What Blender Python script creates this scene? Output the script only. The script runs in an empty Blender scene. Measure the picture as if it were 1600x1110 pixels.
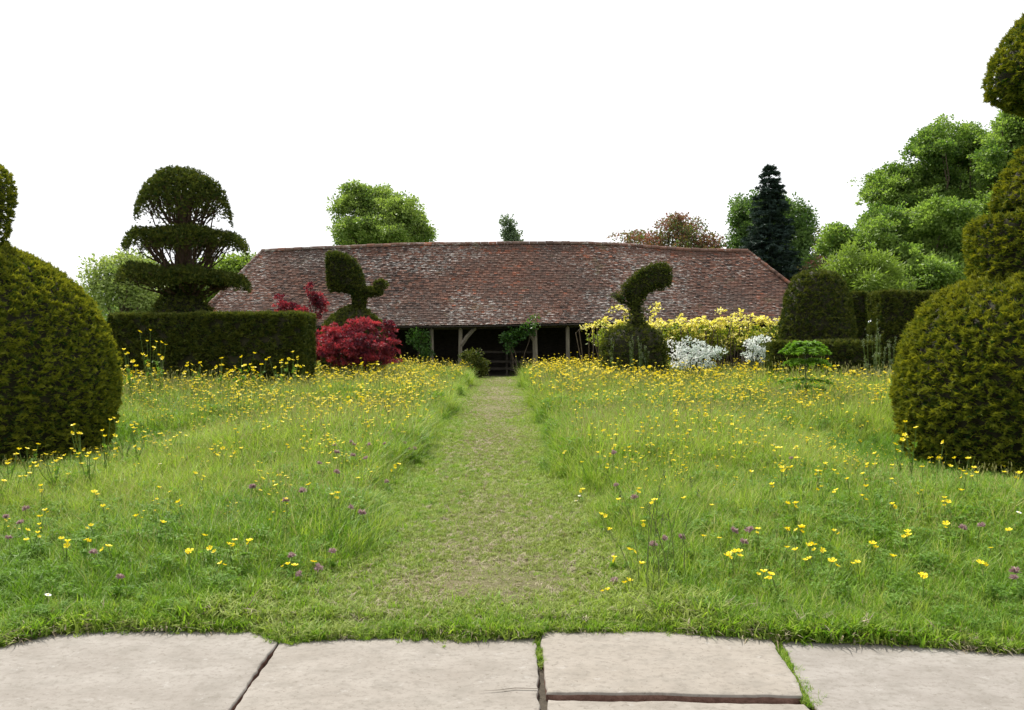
import bpy, math, random
import numpy as np

rng = np.random.default_rng(7)
random.seed(7)
S = bpy.context.scene
COL = S.collection
F_PX = 1297.0        # focal length in photo pixels (1600 wide)
HZ = 531.0           # horizon row
EYE = 1.6            # camera height

# ------------------------------------------------------------------ camera
cam_d = bpy.data.cameras.new("camera")
cam_d.sensor_width = 36.0
cam_d.lens = 36.0 * F_PX / 1600.0
cam_d.shift_y = -(555.0 - HZ) / 1600.0
cam_d.clip_start = 0.05
cam_d.clip_end = 2000.0
cam = bpy.data.objects.new("camera", cam_d)
cam.location = (0, 0, EYE)
cam.rotation_euler = (math.radians(90), 0, 0)
COL.objects.link(cam)
S.camera = cam

# ------------------------------------------------------------------ sky, sun, exposure
SUN_EL, SUN_AZ = math.radians(55), math.radians(-30)      # high, ahead and a little left
w = bpy.data.worlds.new("World")
S.world = w
w.use_nodes = True
nt = w.node_tree
bg = nt.nodes["Background"]
bg.inputs["Strength"].default_value = 0.10
sky = nt.nodes.new("ShaderNodeTexSky")
sky.sky_type = 'NISHITA'
sky.sun_disc = False
sky.sun_elevation = SUN_EL
sky.sun_rotation = SUN_AZ
sky.dust_density = 2.0
tc = nt.nodes.new("ShaderNodeTexCoord")
mp = nt.nodes.new("ShaderNodeMapping")
mp.inputs["Scale"].default_value = (1.3, 1.3, 3.2)
mp.inputs["Location"].default_value = (0.35, 0.0, 0.12)
no = nt.nodes.new("ShaderNodeTexNoise")
no.inputs["Scale"].default_value = 1.5
no.inputs["Detail"].default_value = 6
no.inputs["Roughness"].default_value = 0.55
rp = nt.nodes.new("ShaderNodeValToRGB")
rp.color_ramp.elements[0].position = 0.16
rp.color_ramp.elements[0].color = (0.45, 0.45, 0.45, 1)
rp.color_ramp.elements[1].position = 0.29
rp.color_ramp.elements[1].color = (1, 1, 1, 1)
mx = nt.nodes.new("ShaderNodeMix")
mx.data_type = 'RGBA'
mx.inputs[7].default_value = (8.2, 8.3, 8.45, 1)        # bright cloud sheet
nt.links.new(tc.outputs["Generated"], mp.inputs["Vector"])
nt.links.new(mp.outputs[0], no.inputs["Vector"])
nt.links.new(no.outputs["Fac"], rp.inputs[0])
nt.links.new(rp.outputs[0], mx.inputs[0])
nt.links.new(sky.outputs[0], mx.inputs[6])
nt.links.new(mx.outputs[2], bg.inputs["Color"])

sd = bpy.data.lights.new("sun", 'SUN')
sd.energy = 5.0
sd.angle = math.radians(0.6)
sd.color = (1.0, 0.95, 0.86)
sun = bpy.data.objects.new("sun", sd)
COL.objects.link(sun)
from mathutils import Vector, Matrix
sdir = Vector((math.sin(SUN_AZ) * math.cos(SUN_EL), math.cos(SUN_AZ) * math.cos(SUN_EL), math.sin(SUN_EL)))
sun.rotation_euler = sdir.to_track_quat('Z', 'Y').to_euler()
sun.location = (0, 0, 30)

S.view_settings.view_transform = 'Standard'
S.view_settings.look = 'None'
S.view_settings.exposure = 0.66
S.view_settings.gamma = 1.0

# ------------------------------------------------------------------ helpers
def px(x, d): return (x - 800.0) * d / F_PX
def pz(y, d): return EYE - (y - HZ) * d / F_PX

def tag(o, label=None, cat=None, group=None, kind=None):
    if label: o["label"] = label
    if cat: o["category"] = cat
    if group: o["group"] = group
    if kind: o["kind"] = kind
    return o

def empty(name, loc, label, cat, group=None, rz=0):
    o = bpy.data.objects.new(name, None)
    o.empty_display_size = 0.2
    o.location = loc
    o.rotation_euler = (0, 0, rz)
    COL.objects.link(o)
    return tag(o, label, cat, group)

def make_mesh(name, chunks, smooth=False):
    """chunks: list of (V, F, material, tint) with F an (n,k) array; joined into one mesh."""
    me = bpy.data.meshes.new(name)
    mats, vo, Vs, Ts, ls, lv, mi, cnt = [], 0, [], [], [], [], [], 0
    for V, F, mat, tint in chunks:
        V = np.asarray(V, float); F = np.asarray(F, int)
        if len(F) == 0: continue
        if mat not in mats: mats.append(mat)
        k = F.shape[1]
        Vs.append(V)
        t = np.full(len(V), 0.5) if tint is None else np.asarray(tint, float)
        if t.ndim == 0: t = np.full(len(V), float(t))
        Ts.append(t)
        lv.append((F + vo).ravel())
        ls.append(cnt + np.arange(len(F)) * k)
        mi.append(np.full(len(F), mats.index(mat)))
        cnt += F.size
        vo += len(V)
    V = np.concatenate(Vs); L = np.concatenate(lv); LS = np.concatenate(ls)
    me.vertices.add(len(V)); me.vertices.foreach_set("co", V.astype(np.float32).ravel())
    me.loops.add(len(L)); me.loops.foreach_set("vertex_index", L.astype(np.int32))
    me.polygons.add(len(LS)); me.polygons.foreach_set("loop_start", LS.astype(np.int32))
    for m in mats: me.materials.append(m)
    me.polygons.foreach_set("material_index", np.concatenate(mi).astype(np.int32))
    me.polygons.foreach_set("use_smooth", np.full(len(LS), smooth))
    me.update(calc_edges=True)
    a = me.attributes.new("tint", 'FLOAT', 'POINT')
    a.data.foreach_set("value", np.concatenate(Ts).astype(np.float32))
    return me

def obj(name, chunks, parent=None, smooth=False, loc=None):
    o = bpy.data.objects.new(name, make_mesh(name, chunks, smooth))
    if loc is not None: o.location = loc
    COL.objects.link(o)
    if parent is not None: o.parent = parent
    return o

def unit(a):
    return a / np.maximum(np.linalg.norm(a, axis=-1, keepdims=True), 1e-9)

def frames(d, roll=None):
    """rotation matrices whose local +Y is d, local Z turned by a random roll."""
    d = unit(d); n = len(d)
    up = np.tile([0.0, 0.0, 1.0], (n, 1))
    up[np.abs(d[:, 2]) > 0.95] = [1.0, 0, 0]
    x = unit(np.cross(d, up)); z = np.cross(x, d)
    if roll is None: roll = rng.uniform(0, 2 * np.pi, n)
    c, s = np.cos(roll)[:, None], np.sin(roll)[:, None]
    x2 = x * c + z * s; z2 = -x * s + z * c
    return np.stack([x2, d, z2], axis=2)

def scatter(T, F, pos, R, s, tint=None):
    T = np.asarray(T, float); F = np.asarray(F, int)
    n, k = len(pos), len(T)
    s = np.broadcast_to(s, (n,))
    V = np.einsum('nij,kj->nki', R, T) * s[:, None, None] + pos[:, None, :]
    FF = (F[None] + (np.arange(n) * k)[:, None, None]).reshape(-1, F.shape[1])
    t = np.full(n, 0.5) if tint is None else tint
    return V.reshape(-1, 3), FF, np.repeat(t, k)

_W = rng.normal(size=(14, 3)); _W /= np.linalg.norm(_W, axis=1, keepdims=True)
_PH = rng.uniform(0, 6.28, 14)
_WS = rng.uniform(0.6, 1.7, 14)
def wob(P, f=1.0):
    """smooth pseudo noise about -1..1"""
    P = np.asarray(P, float)
    q = (P @ _W.T) * (_WS * f) + _PH
    q = q + 1.3 * np.sin(0.7 * np.roll(q, 3, axis=-1))
    return np.sin(q).sum(-1) / 4.5

def tube(path, rad, n=7):
    path = np.asarray(path, float); m = len(path)
    rad = np.broadcast_to(rad, (m,))
    d = np.gradient(path, axis=0); d = unit(d)
    R = frames(d, np.zeros(m))
    a = np.arange(n) / n * 2 * np.pi
    ring = np.stack([np.cos(a), np.zeros(n), np.sin(a)], 1)
    V = np.einsum('mij,kj->mki', R, ring) * rad[:, None, None] + path[:, None]
    V = V.reshape(-1, 3)
    i = np.arange(m - 1)[:, None] * n; j = np.arange(n)[None]; j2 = (j + 1) % n
    F = np.stack([i + j, i + j2, i + n + j2, i + n + j], -1).reshape(-1, 4)
    return V, F

def box(c, s, rz=0.0):
    x, y, z = np.array(s) / 2.0
    V = np.array([[-x, -y, -z], [x, -y, -z], [x, y, -z], [-x, y, -z], [-x, -y, z], [x, -y, z], [x, y, z], [-x, y, z]])
    ca, sa = math.cos(rz), math.sin(rz)
    V = V @ np.array([[ca, sa, 0], [-sa, ca, 0], [0, 0, 1]]) + np.array(c)
    F = np.array([[0, 3, 2, 1], [4, 5, 6, 7], [0, 1, 5, 4], [1, 2, 6, 5], [2, 3, 7, 6], [3, 0, 4, 7]])
    return V, F

def join(parts):
    Vs, Fs, o = [], [], 0
    for V, F in parts:
        Vs.append(V); Fs.append(np.asarray(F) + o); o += len(V)
    return np.concatenate(Vs), np.concatenate(Fs)

# ------------------------------------------------------------------ materials
def new_mat(name):
    m = bpy.data.materials.new(name); m.use_nodes = True
    t = m.node_tree
    return m, t, t.nodes["Principled BSDF"], t.nodes["Material Output"]

def N(t, kind, **kw):
    n = t.nodes.new(kind)
    for k, v in kw.items():
        if hasattr(n, k): setattr(n, k, v)
        else: n.inputs[k.replace("_", " ")].default_value = v
    return n

def mixc(t, fac, a, b, blend='MIX'):
    m = t.nodes.new("ShaderNodeMix"); m.data_type = 'RGBA'; m.blend_type = blend
    for sock, v in ((0, fac), (6, a), (7, b)):
        if hasattr(v, "is_linked"): t.links.new(v, m.inputs[sock])
        elif isinstance(v, tuple): m.inputs[sock].default_value = (*v[:3], 1)
        else: m.inputs[sock].default_value = v
    return m.outputs[2]

def ramp(t, fac, stops):
    r = t.nodes.new("ShaderNodeValToRGB")
    e = r.color_ramp.elements
    while len(e) < len(stops): e.new(0.5)
    for el, (p, c) in zip(e, stops):
        el.position = p
        el.color = (c, c, c, 1) if not isinstance(c, tuple) else (*c, 1)
    t.links.new(fac, r.inputs[0])
    return r.outputs[0]

def noise(t, scale, detail=4, rough=0.55, vec=None, stretch=None):
    n = N(t, "ShaderNodeTexNoise", Scale=scale, Detail=detail, Roughness=rough)
    if vec is None:
        g = t.nodes.new("ShaderNodeNewGeometry"); vec = g.outputs["Position"]
    if stretch:
        m = t.nodes.new("ShaderNodeMapping"); m.inputs["Scale"].default_value = stretch
        t.links.new(vec, m.inputs["Vector"]); vec = m.outputs[0]
    t.links.new(vec, n.inputs["Vector"])
    return n.outputs["Fac"]

def leaf_mat(name, a, b, trans=0.35, rough=0.5, spec=0.3, patch=0.0, patch_col=None, patch_scale=0.6, inst=False, tmul=(1.15, 1.25, 0.6)):
    m, t, p, out = new_mat(name)
    at = N(t, "ShaderNodeAttribute"); at.attribute_name = "tint"
    fac = at.outputs["Fac"]
    if inst:
        oi = t.nodes.new("ShaderNodeObjectInfo")
        ad = N(t, "ShaderNodeMath", operation='MULTIPLY_ADD')
        t.links.new(oi.outputs["Random"], ad.inputs[0]); ad.inputs[1].default_value = 0.5
        sb = N(t, "ShaderNodeMath", operation='SUBTRACT'); t.links.new(fac, sb.inputs[0]); sb.inputs[1].default_value = 0.25
        t.links.new(sb.outputs[0], ad.inputs[2])
        ad.use_clamp = True
        fac = ad.outputs[0]
    c = mixc(t, fac, a, b)
    if patch_col is not None:
        nz = noise(t, patch_scale, 3)
        f = ramp(t, nz, [(0.38, 0.0), (0.62, patch)])
        c = mixc(t, f, c, patch_col)
    t.links.new(c, p.inputs["Base Color"])
    p.inputs["Roughness"].default_value = rough
    p.inputs["Specular IOR Level"].default_value = spec
    tr = t.nodes.new("ShaderNodeBsdfTranslucent")
    t.links.new(mixc(t, 1.0, c, tmul, 'MULTIPLY'), tr.inputs["Color"])
    ms = t.nodes.new("ShaderNodeMixShader"); ms.inputs[0].default_value = trans
    t.links.new(p.outputs[0], ms.inputs[1]); t.links.new(tr.outputs[0], ms.inputs[2])
    t.links.new(ms.outputs[0], out.inputs["Surface"])
    return m

def solid_mat(name, a, b, scale=3.0, rough=0.85, spec=0.2, stretch=None, bump=0.0, bscale=None):
    m, t, p, out = new_mat(name)
    f = noise(t, scale, 5, 0.6, stretch=stretch)
    c = mixc(t, ramp(t, f, [(0.3, 0.0), (0.7, 1.0)]), a, b)
    t.links.new(c, p.inputs["Base Color"])
    p.inputs["Roughness"].default_value = rough
    p.inputs["Specular IOR Level"].default_value = spec
    if bump:
        bn = N(t, "ShaderNodeBump", Strength=bump, Distance=0.02)
        t.links.new(noise(t, bscale or scale * 4, 6, 0.65, stretch=stretch), bn.inputs["Height"])
        t.links.new(bn.outputs[0], p.inputs["Normal"])
    return m

M = {}
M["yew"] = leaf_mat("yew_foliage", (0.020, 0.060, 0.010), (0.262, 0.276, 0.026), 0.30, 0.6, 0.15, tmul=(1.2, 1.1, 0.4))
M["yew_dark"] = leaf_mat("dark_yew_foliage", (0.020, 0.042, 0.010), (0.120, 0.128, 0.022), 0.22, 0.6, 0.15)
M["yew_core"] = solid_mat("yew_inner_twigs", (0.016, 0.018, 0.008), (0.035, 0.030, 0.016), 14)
M["bark"] = solid_mat("bark", (0.06, 0.045, 0.032), (0.13, 0.10, 0.075), 9, stretch=(3, 3, 0.6), bump=0.5)
M["yew_bark"] = solid_mat("yew_bark", (0.045, 0.026, 0.018), (0.10, 0.062, 0.045), 9, stretch=(3, 3, 0.6), bump=0.5)
M["timber"] = solid_mat("weathered_timber", (0.10, 0.085, 0.065), (0.24, 0.21, 0.17), 6, stretch=(4, 4, 0.4), bump=0.4)
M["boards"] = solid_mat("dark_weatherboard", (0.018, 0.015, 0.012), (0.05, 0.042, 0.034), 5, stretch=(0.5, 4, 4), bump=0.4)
M["spring"] = leaf_mat("fresh_green_leaves", (0.10, 0.17, 0.036), (0.28, 0.36, 0.095), 0.4, 0.5)
M["oak"] = leaf_mat("oak_leaves", (0.070, 0.135, 0.028), (0.235, 0.330, 0.078), 0.48, 0.5)
M["midgreen"] = leaf_mat("mid_green_leaves", (0.055, 0.115, 0.030), (0.14, 0.22, 0.06), 0.35, 0.5)
M["pale"] = leaf_mat("pale_willow_leaves", (0.19, 0.25, 0.075), (0.36, 0.42, 0.15), 0.4, 0.5)
M["purple"] = leaf_mat("purple_flushed_leaves", (0.10, 0.145, 0.045), (0.23, 0.075, 0.070), 0.35, 0.5)
M["poplar"] = leaf_mat("grey_green_leaves", (0.08, 0.12, 0.07), (0.15, 0.20, 0.12), 0.3, 0.5)
M["spruce"] = leaf_mat("dark_spruce_needles", (0.018, 0.036, 0.030), (0.045, 0.075, 0.058), 0.1, 0.6, 0.2)
M["lime"] = leaf_mat("lime_green_leaves", (0.14, 0.21, 0.035), (0.22, 0.30, 0.06), 0.4, 0.5)
M["red"] = leaf_mat("dark_red_leaves", (0.070, 0.012, 0.028), (0.36, 0.065, 0.080), 0.4, 0.5, tmul=(1.3, 0.6, 0.6))
M["gold"] = leaf_mat("golden_leaves", (0.46, 0.46, 0.05), (0.90, 0.80, 0.28), 0.35, 0.5, tmul=(1.1, 1.1, 0.5))
M["goldgreen"] = leaf_mat("gold_green_leaves", (0.10, 0.15, 0.02), (0.30, 0.33, 0.035), 0.35, 0.5)
M["white"] = leaf_mat("white_variegated_leaves", (0.42, 0.50, 0.44), (0.86, 0.87, 0.86), 0.4, 0.5, tmul=(1, 1, 1))
M["ivy"] = leaf_mat("climber_leaves", (0.03, 0.08, 0.015), (0.09, 0.17, 0.03), 0.35, 0.4)
M["sapling"] = leaf_mat("feathery_conifer_leaves", (0.08, 0.19, 0.015), (0.20, 0.34, 0.04), 0.35, 0.5)
M["grey_herb"] = leaf_mat("grey_green_herb", (0.07, 0.10, 0.05), (0.15, 0.18, 0.10), 0.3, 0.6)
M["grass"] = leaf_mat("meadow_grass", (0.105, 0.195, 0.018), (0.34, 0.44, 0.066), 0.42, 0.55, 0.15, patch=0.4, patch_col=(0.33, 0.41, 0.07), patch_scale=0.55, inst=True)
M["lush"] = leaf_mat("lush_grass", (0.060, 0.145, 0.010), (0.21, 0.335, 0.035), 0.42, 0.5, 0.2, inst=True)
M["straw"] = leaf_mat("straw_and_seed_heads", (0.30, 0.33, 0.10), (0.48, 0.44, 0.20), 0.3, 0.7, 0.1, inst=True)
M["mown"] = leaf_mat("mown_grass", (0.115, 0.165, 0.030), (0.27, 0.32, 0.085), 0.3, 0.6, 0.15, inst=True)
M["thatch"] = leaf_mat("dry_clippings", (0.15, 0.12, 0.075), (0.40, 0.35, 0.25), 0.2, 0.8, 0.1, inst=True)
M["herb"] = leaf_mat("meadow_herb_leaves", (0.07, 0.165, 0.012), (0.18, 0.30, 0.045), 0.38, 0.5, 0.2, inst=True)
M["stem"] = leaf_mat("flower_stem", (0.07, 0.13, 0.02), (0.14, 0.20, 0.04), 0.2, 0.5)
M["petal"] = leaf_mat("yellow_petal", (0.76, 0.60, 0.006), (0.86, 0.74, 0.03), 0.3, 0.45, 0.15, tmul=(1, 0.9, 0.4))
M["petal_mid"] = leaf_mat("yellow_flower_middle", (0.70, 0.46, 0.01), (0.75, 0.50, 0.02), 0.1, 0.6)
M["clover"] = leaf_mat("clover_floret", (0.24, 0.155, 0.145), (0.44, 0.32, 0.315), 0.25, 0.6, tmul=(1, 0.8, 0.9))
M["daisy"] = leaf_mat("white_petal", (0.75, 0.76, 0.74), (0.82, 0.82, 0.80), 0.25, 0.5, tmul=(1, 1, 1))
M["stalk"] = leaf_mat("dark_stalk", (0.06, 0.075, 0.025), (0.13, 0.17, 0.05), 0.1, 0.6)

# ------------------------------------------------------------------ layout functions
def path_x(y): return -0.215 - 0.0105 * y
SLAB_Y = 4.60
def path_half(y): return 0.84 + 0.45 * np.clip((5.6 - y) / 1.1, 0, 1)
def edge_dist(x, y):
    """distance outside the mown path edge (negative on the path)"""
    wv = 0.16 * wob(np.stack([x * 1.5, y * 0.9, 0 * x], -1), 1.2) + 0.07 * wob(np.stack([x * 5, y * 3, 0 * x + 4], -1), 1.2)
    return np.abs(x - path_x(y)) - path_half(y) + wv
def meadow_h(x, y):
    e = edge_dist(x, y)
    h = 0.15 + 0.062 * np.clip(y - SLAB_Y - 0.1, 0, 5) + 0.012 * np.clip(y - 9.7, 0, 8)
    h = h * np.clip(0.34 + e / 0.50, 0.22, 1.0)
    for (fx_, fy_, r_) in FEET:
        if fy_ < 13: h = h * np.clip(0.35 + 0.65 * (np.hypot(x - fx_, y - fy_) - r_ - 0.15) / 2.2, 0.35, 1)
    h = h + 0.26 * np.clip((y - 16.8) / 2.0, 0, 1) * np.clip((x - 5.2) / 1.5, 0, 1) * np.clip((24 - y) / 3, 0, 1)
    return h * (1 + 0.22 * wob(np.stack([x, y, 0 * x], -1), 1.1))

# solid footprints the grass keeps out of (x, y, radius)
FEET = []

# ------------------------------------------------------------------ ground, path, paving
def ground_material():
    m, t, p, out = new_mat("meadow_soil_and_turf")
    a = mixc(t, ramp(t, noise(t, 0.5, 4), [(0.35, 0.0), (0.65, 1.0)]), (0.055, 0.105, 0.016), (0.11, 0.16, 0.030))
    c = mixc(t, ramp(t, noise(t, 22, 5, 0.7), [(0.40, 0.0), (0.7, 0.75)]), a, (0.040, 0.045, 0.016))
    t.links.new(c, p.inputs["Base Color"]); p.inputs["Roughness"].default_value = 0.95
    p.inputs["Specular IOR Level"].default_value = 0.1
    bn = N(t, "ShaderNodeBump", Strength=0.8, Distance=0.03)
    t.links.new(noise(t, 30, 6, 0.7), bn.inputs["Height"]); t.links.new(bn.outputs[0], p.inputs["Normal"])
    return m
def path_material():
    m, t, p, out = new_mat("worn_mown_turf")
    n1 = noise(t, 1.3, 5, 0.6)
    n2 = noise(t, 38, 6, 0.75)
    a = mixc(t, ramp(t, n1, [(0.36, 0.0), (0.64, 1.0)]), (0.105, 0.125, 0.040), (0.17, 0.145, 0.085))
    c = mixc(t, ramp(t, n2, [(0.35, 0.0), (0.5, 0.25), (0.75, 1.0)]), a, (0.085, 0.075, 0.035))
    c = mixc(t, ramp(t, noise(t, 85, 3, 0.7), [(0.56, 0.0), (0.68, 0.6)]), c, (0.40, 0.36, 0.24))
    t.links.new(c, p.inputs["Base Color"]); p.inputs["Roughness"].default_value = 0.95
    p.inputs["Specular IOR Level"].default_value = 0.1
    bn = N(t, "ShaderNodeBump", Strength=1.0, Distance=0.025)
    t.links.new(n2, bn.inputs["Height"]); t.links.new(bn.outputs[0], p.inputs["Normal"])
    return m

def grid_sheet(x0, x1, y0, y1, nx, ny, zf):
    X, Y = np.meshgrid(np.linspace(x0, x1, nx + 1), np.linspace(y0, y1, ny + 1))
    V = np.stack([X.ravel(), Y.ravel(), zf(X.ravel(), Y.ravel())], 1)
    i = np.arange(ny)[:, None] * (nx + 1) + np.arange(nx)[None]
    F = np.stack([i, i + 1, i + nx + 2, i + nx + 1], -1).reshape(-1, 4)
    return V, F

def gp(x, y):
    d = F_PX * EYE / (y - HZ)
    return (px(x, d), d)

EP = np.array([gp(q, r) for q, r in ((-700, 1060), (-330, 1022), (-150, 1016), (-20, 1012), (80, 988), (200, 981), (395, 984), (440, 1003), (620, 994), (835, 994), (846, 986), (1010, 985), (1202, 997), (1400, 1004), (1600, 1020), (1750, 1042), (1900, 1062))])
def lip(x): return np.interp(x, EP[:, 0], EP[:, 1])
GM = ground_material()
V, F = grid_sheet(-900, 900, -400, 1400, 4, 4, lambda x, y: 0 * x - 0.06)
V2, F2 = grid_sheet(-30, 30, SLAB_Y - 0.02, 44, 260, 240,
                    lambda x, y: np.where((np.abs(x) > 29.7) | (y > 43.7), -0.07,
                        0.012 + 0.014 * wob(np.stack([x, y, 0 * x], -1), 1.6) * np.clip((np.abs(x - path_x(y)) - 0.9) * 2, 0.15, 1)))
yy = V2[:, 1].copy(); le = lip(V2[:, 0])
V2[:, 1] = le + (yy - SLAB_Y + 0.02) / (44 - SLAB_Y) * (44 - le)
V2[yy < SLAB_Y, 2] = -0.055
V2[yy < SLAB_Y, 1] += 0.015
tag(obj("ground", [(*join([(V, F), (V2, F2)]), GM, None)], smooth=True), kind="structure")

ys = np.linspace(SLAB_Y + 0.03, 35.2, 160)
PV, nx = [], 12
for y in ys:
    hw = path_half(y) + 0.10 + 0.07 * math.sin(y * 3.1) + 0.05 * math.sin(y * 7.7)
    for k in range(nx + 1):
        f = k / nx * 2 - 1
        x = path_x(y) + f * hw
        PV.append((x, y, 0.034 + 0.008 * float(wob(np.array([x, y, 0.0]), 2.0)) - 0.05 * max(0, abs(f) - 0.8)))
i = np.arange(len(ys) - 1)[:, None] * (nx + 1) + np.arange(nx)[None]
PF = np.stack([i, i + 1, i + nx + 2, i + nx + 1], -1).reshape(-1, 4)
tag(obj("path", [(np.array(PV), PF, path_material(), None)], smooth=True), kind="structure")

def stone_material():
    m, t, p, out = new_mat("york_stone")
    n1 = noise(t, 2.6, 7, 0.62, stretch=(1, 1.7, 1))
    n2 = noise(t, 26, 7, 0.7, stretch=(1, 1.3, 1))
    at = N(t, "ShaderNodeAttribute"); at.attribute_name = "tint"
    a = mixc(t, ramp(t, n1, [(0.32, 0.0), (0.68, 1.0)]), (0.172, 0.157, 0.142), (0.236, 0.221, 0.204))
    a = mixc(t, at.outputs["Fac"], a, (0.240, 0.211, 0.174))
    c = mixc(t, ramp(t, n2, [(0.36, 0.6), (0.50, 0.0)]), a, (0.135, 0.120, 0.102))
    c = mixc(t, ramp(t, noise(t, 5.5, 6, 0.7, stretch=(1, 1.3, 1)), [(0.46, 0.0), (0.66, 0.42)]), c, (0.130, 0.119, 0.102))
    c = mixc(t, ramp(t, noise(t, 11, 5, 0.75), [(0.60, 0.0), (0.68, 0.4)]), c, (0.30, 0.29, 0.275))
    c = mixc(t, ramp(t, noise(t, 60, 2, 0.5), [(0.66, 0.0), (0.70, 0.6)]), c, (0.11, 0.095, 0.075))
    t.links.new(c, p.inputs["Base Color"]); p.inputs["Roughness"].default_value = 0.9
    p.inputs["Specular IOR Level"].default_value = 0.2
    b1 = N(t, "ShaderNodeBump", Strength=0.3, Distance=0.015)
    t.links.new(noise(t, 4.5, 8, 0.6, stretch=(1, 1.6, 1)), b1.inputs["Height"])
    b2 = N(t, "ShaderNodeBump", Strength=0.35, Distance=0.003)
    t.links.new(n2, b2.inputs["Height"]); t.links.new(b1.outputs[0], b2.inputs["Normal"])
    t.links.new(b2.outputs[0], p.inputs["Normal"])
    return m
STONE = stone_material()
EDGE = solid_mat("stone_broken_edge", (0.10, 0.052, 0.038), (0.22, 0.13, 0.10), 20, bump=0.5)
SOIL = solid_mat("joint_soil", (0.035, 0.028, 0.02), (0.075, 0.062, 0.045), 25, bump=0.6)
tag(obj("paving_bed", [(*grid_sheet(-6, 6, -3.5, SLAB_Y + 0.15, 6, 6, lambda x, y: 0 * x - 0.035), SOIL, None)]), kind="structure")

def slab(poly, z, label, tint, group=None, tilt=(0, 0)):
    """paving stone: irregular outline, worn rounded rim, slightly dished top"""
    P = np.array(poly, float)
    pts = []
    for k in range(len(P)):
        a, b = P[k], P[(k + 1) % len(P)]
        L = np.linalg.norm(b - a); n = max(2, int(L / 0.035))
        nrm = np.array([(b - a)[1], -(b - a)[0]]) / L
        for j in range(n):
            f = j / n
            q = a + (b - a) * f
            jit = 0.007 * float(wob(np.array([q[0] * 9, q[1] * 9, z * 50]), 1.0)) + 0.004 * float(wob(np.array([q[0] * 40, q[1] * 40, z * 90]), 1.0)) + rng.normal() * 0.0016
            pts.append(q + nrm * jit)
    O = np.array(pts); c = O.mean(0); n = len(O)
    def ring(sh, dz):
        d = O - c; L = np.linalg.norm(d, axis=1, keepdims=True)
        q = c + d * np.maximum(0, 1 - sh / L)
        zz = z + dz + tilt[0] * (q[:, 0] - c[0]) + tilt[1] * (q[:, 1] - c[1])
        if dz > -0.02: zz = zz + 0.0025 * wob(np.stack([q[:, 0] * 4, q[:, 1] * 6, 0 * q[:, 0]], -1), 1.0)
        return np.column_stack([q, zz])
    rings = [ring(0.0, -0.055), ring(0.0, -0.012), ring(0.003, -0.002), ring(0.007, 0.0), ring(0.03, 0.0006)]
    for f in (0.3, 0.6, 0.85): rings.append(ring(np.linalg.norm(O - c, axis=1, keepdims=True) * f, 0.001))
    V = np.concatenate(rings + [np.array([[c[0], c[1], z + 0.001]])])
    Fs = []
    for r in range(len(rings) - 1):
        j = np.arange(n); j2 = (j + 1) % n
        Fs.append(np.stack([r * n + j, r * n + j2, (r + 1) * n + j2, (r + 1) * n + j], -1))
    j = np.arange(n); r = len(rings) - 1
    T3 = np.stack([r * n + j, r * n + (j + 1) % n, np.full(n, len(V) - 1)], -1)
    me = obj("paving_slab", [(V, Fs[0], EDGE, tint), (V, np.concatenate(Fs[1:]), STONE, tint), (V, T3, STONE, tint)], smooth=True)
    return tag(me, label, "paving slab", group or "paving slabs in front of the meadow")

G = gp
slab([G(-240, 1130), G(352, 1118), G(434, 1002), G(395, 983), G(200, 979), G(85, 986), G(0, 1009), G(-150, 1040)], 0.0,
     "large pale stone slab at the left of the paving, rounded far edge against the grass", 0.15)
SLAB_B = slab([G(358, 1118), G(846, 1118), G(835, 992), G(620, 992), G(441, 1000)], -0.004,
     "wide pale stone slab with a thin crack, left of the open dark joint", 0.3)
slab([G(853, 1084), G(1256, 1090), G(1202, 996), G(1010, 984), G(846, 984)], 0.007,
     "warm buff stone slab standing proud with a dark reddish broken front edge", 0.5)
slab([G(1268, 1097), G(1290, 1122), G(1750, 1122), G(1720, 1042), G(1600, 1019), G(1400, 1003), G(1222, 1002)], 0.0,
     "pale grey stone slab at the right, beside the weed filled joint", 0.05)
slab([G(856, 1090), G(1258, 1096), G(1285, 1130), G(1320, 1400), G(880, 1400)], -0.012,
     "low stone slab in front of the proud buff slab, at the bottom edge", 0.4)
slab([G(-60, 1012), G(60, 985), G(-60, 978), G(-260, 985), G(-330, 1020), G(-230, 1045)], -0.01,
     "small stone slab corner at the far left, half covered by grass", 0.2)
# row below the frame
slab([(-3.3, 3.52), (-1.25, 3.52), (-1.2, 2.2), (-3.3, 2.2)], 0.0, "pale stone slab nearest the camera on the left", 0.2)
slab([(-1.21, 3.52), (0.09, 3.52), (0.14, 2.2), (-1.17, 2.2)], -0.002, "pale stone slab nearest the camera in the middle", 0.35)
slab([(1.35, 3.49), (2.9, 3.49), (2.9, 2.2), (1.40, 2.2)], 0.0, "pale stone slab nearest the camera on the right", 0.1)
# thin crack in the wide slab: a dark strip laid just above the stone, no sunken gap
cp = [G(748, 1081), G(780, 1079), G(805, 1076), G(842, 1077)]
CV, CF = [], []
for k, (x, y) in enumerate(cp):
    h = [0.0005, 0.003, 0.004, 0.003][k]
    CV += [(x, y - h, 0.0015), (x, y + h, 0.0015)]
    if k: CF.append([2 * k - 2, 2 * k, 2 * k + 1, 2 * k - 1])
CV = np.array(CV); CV[:, 2] = 0.0022
obj("crack", [(CV, np.array(CF), SOIL, None)], SLAB_B)

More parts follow.
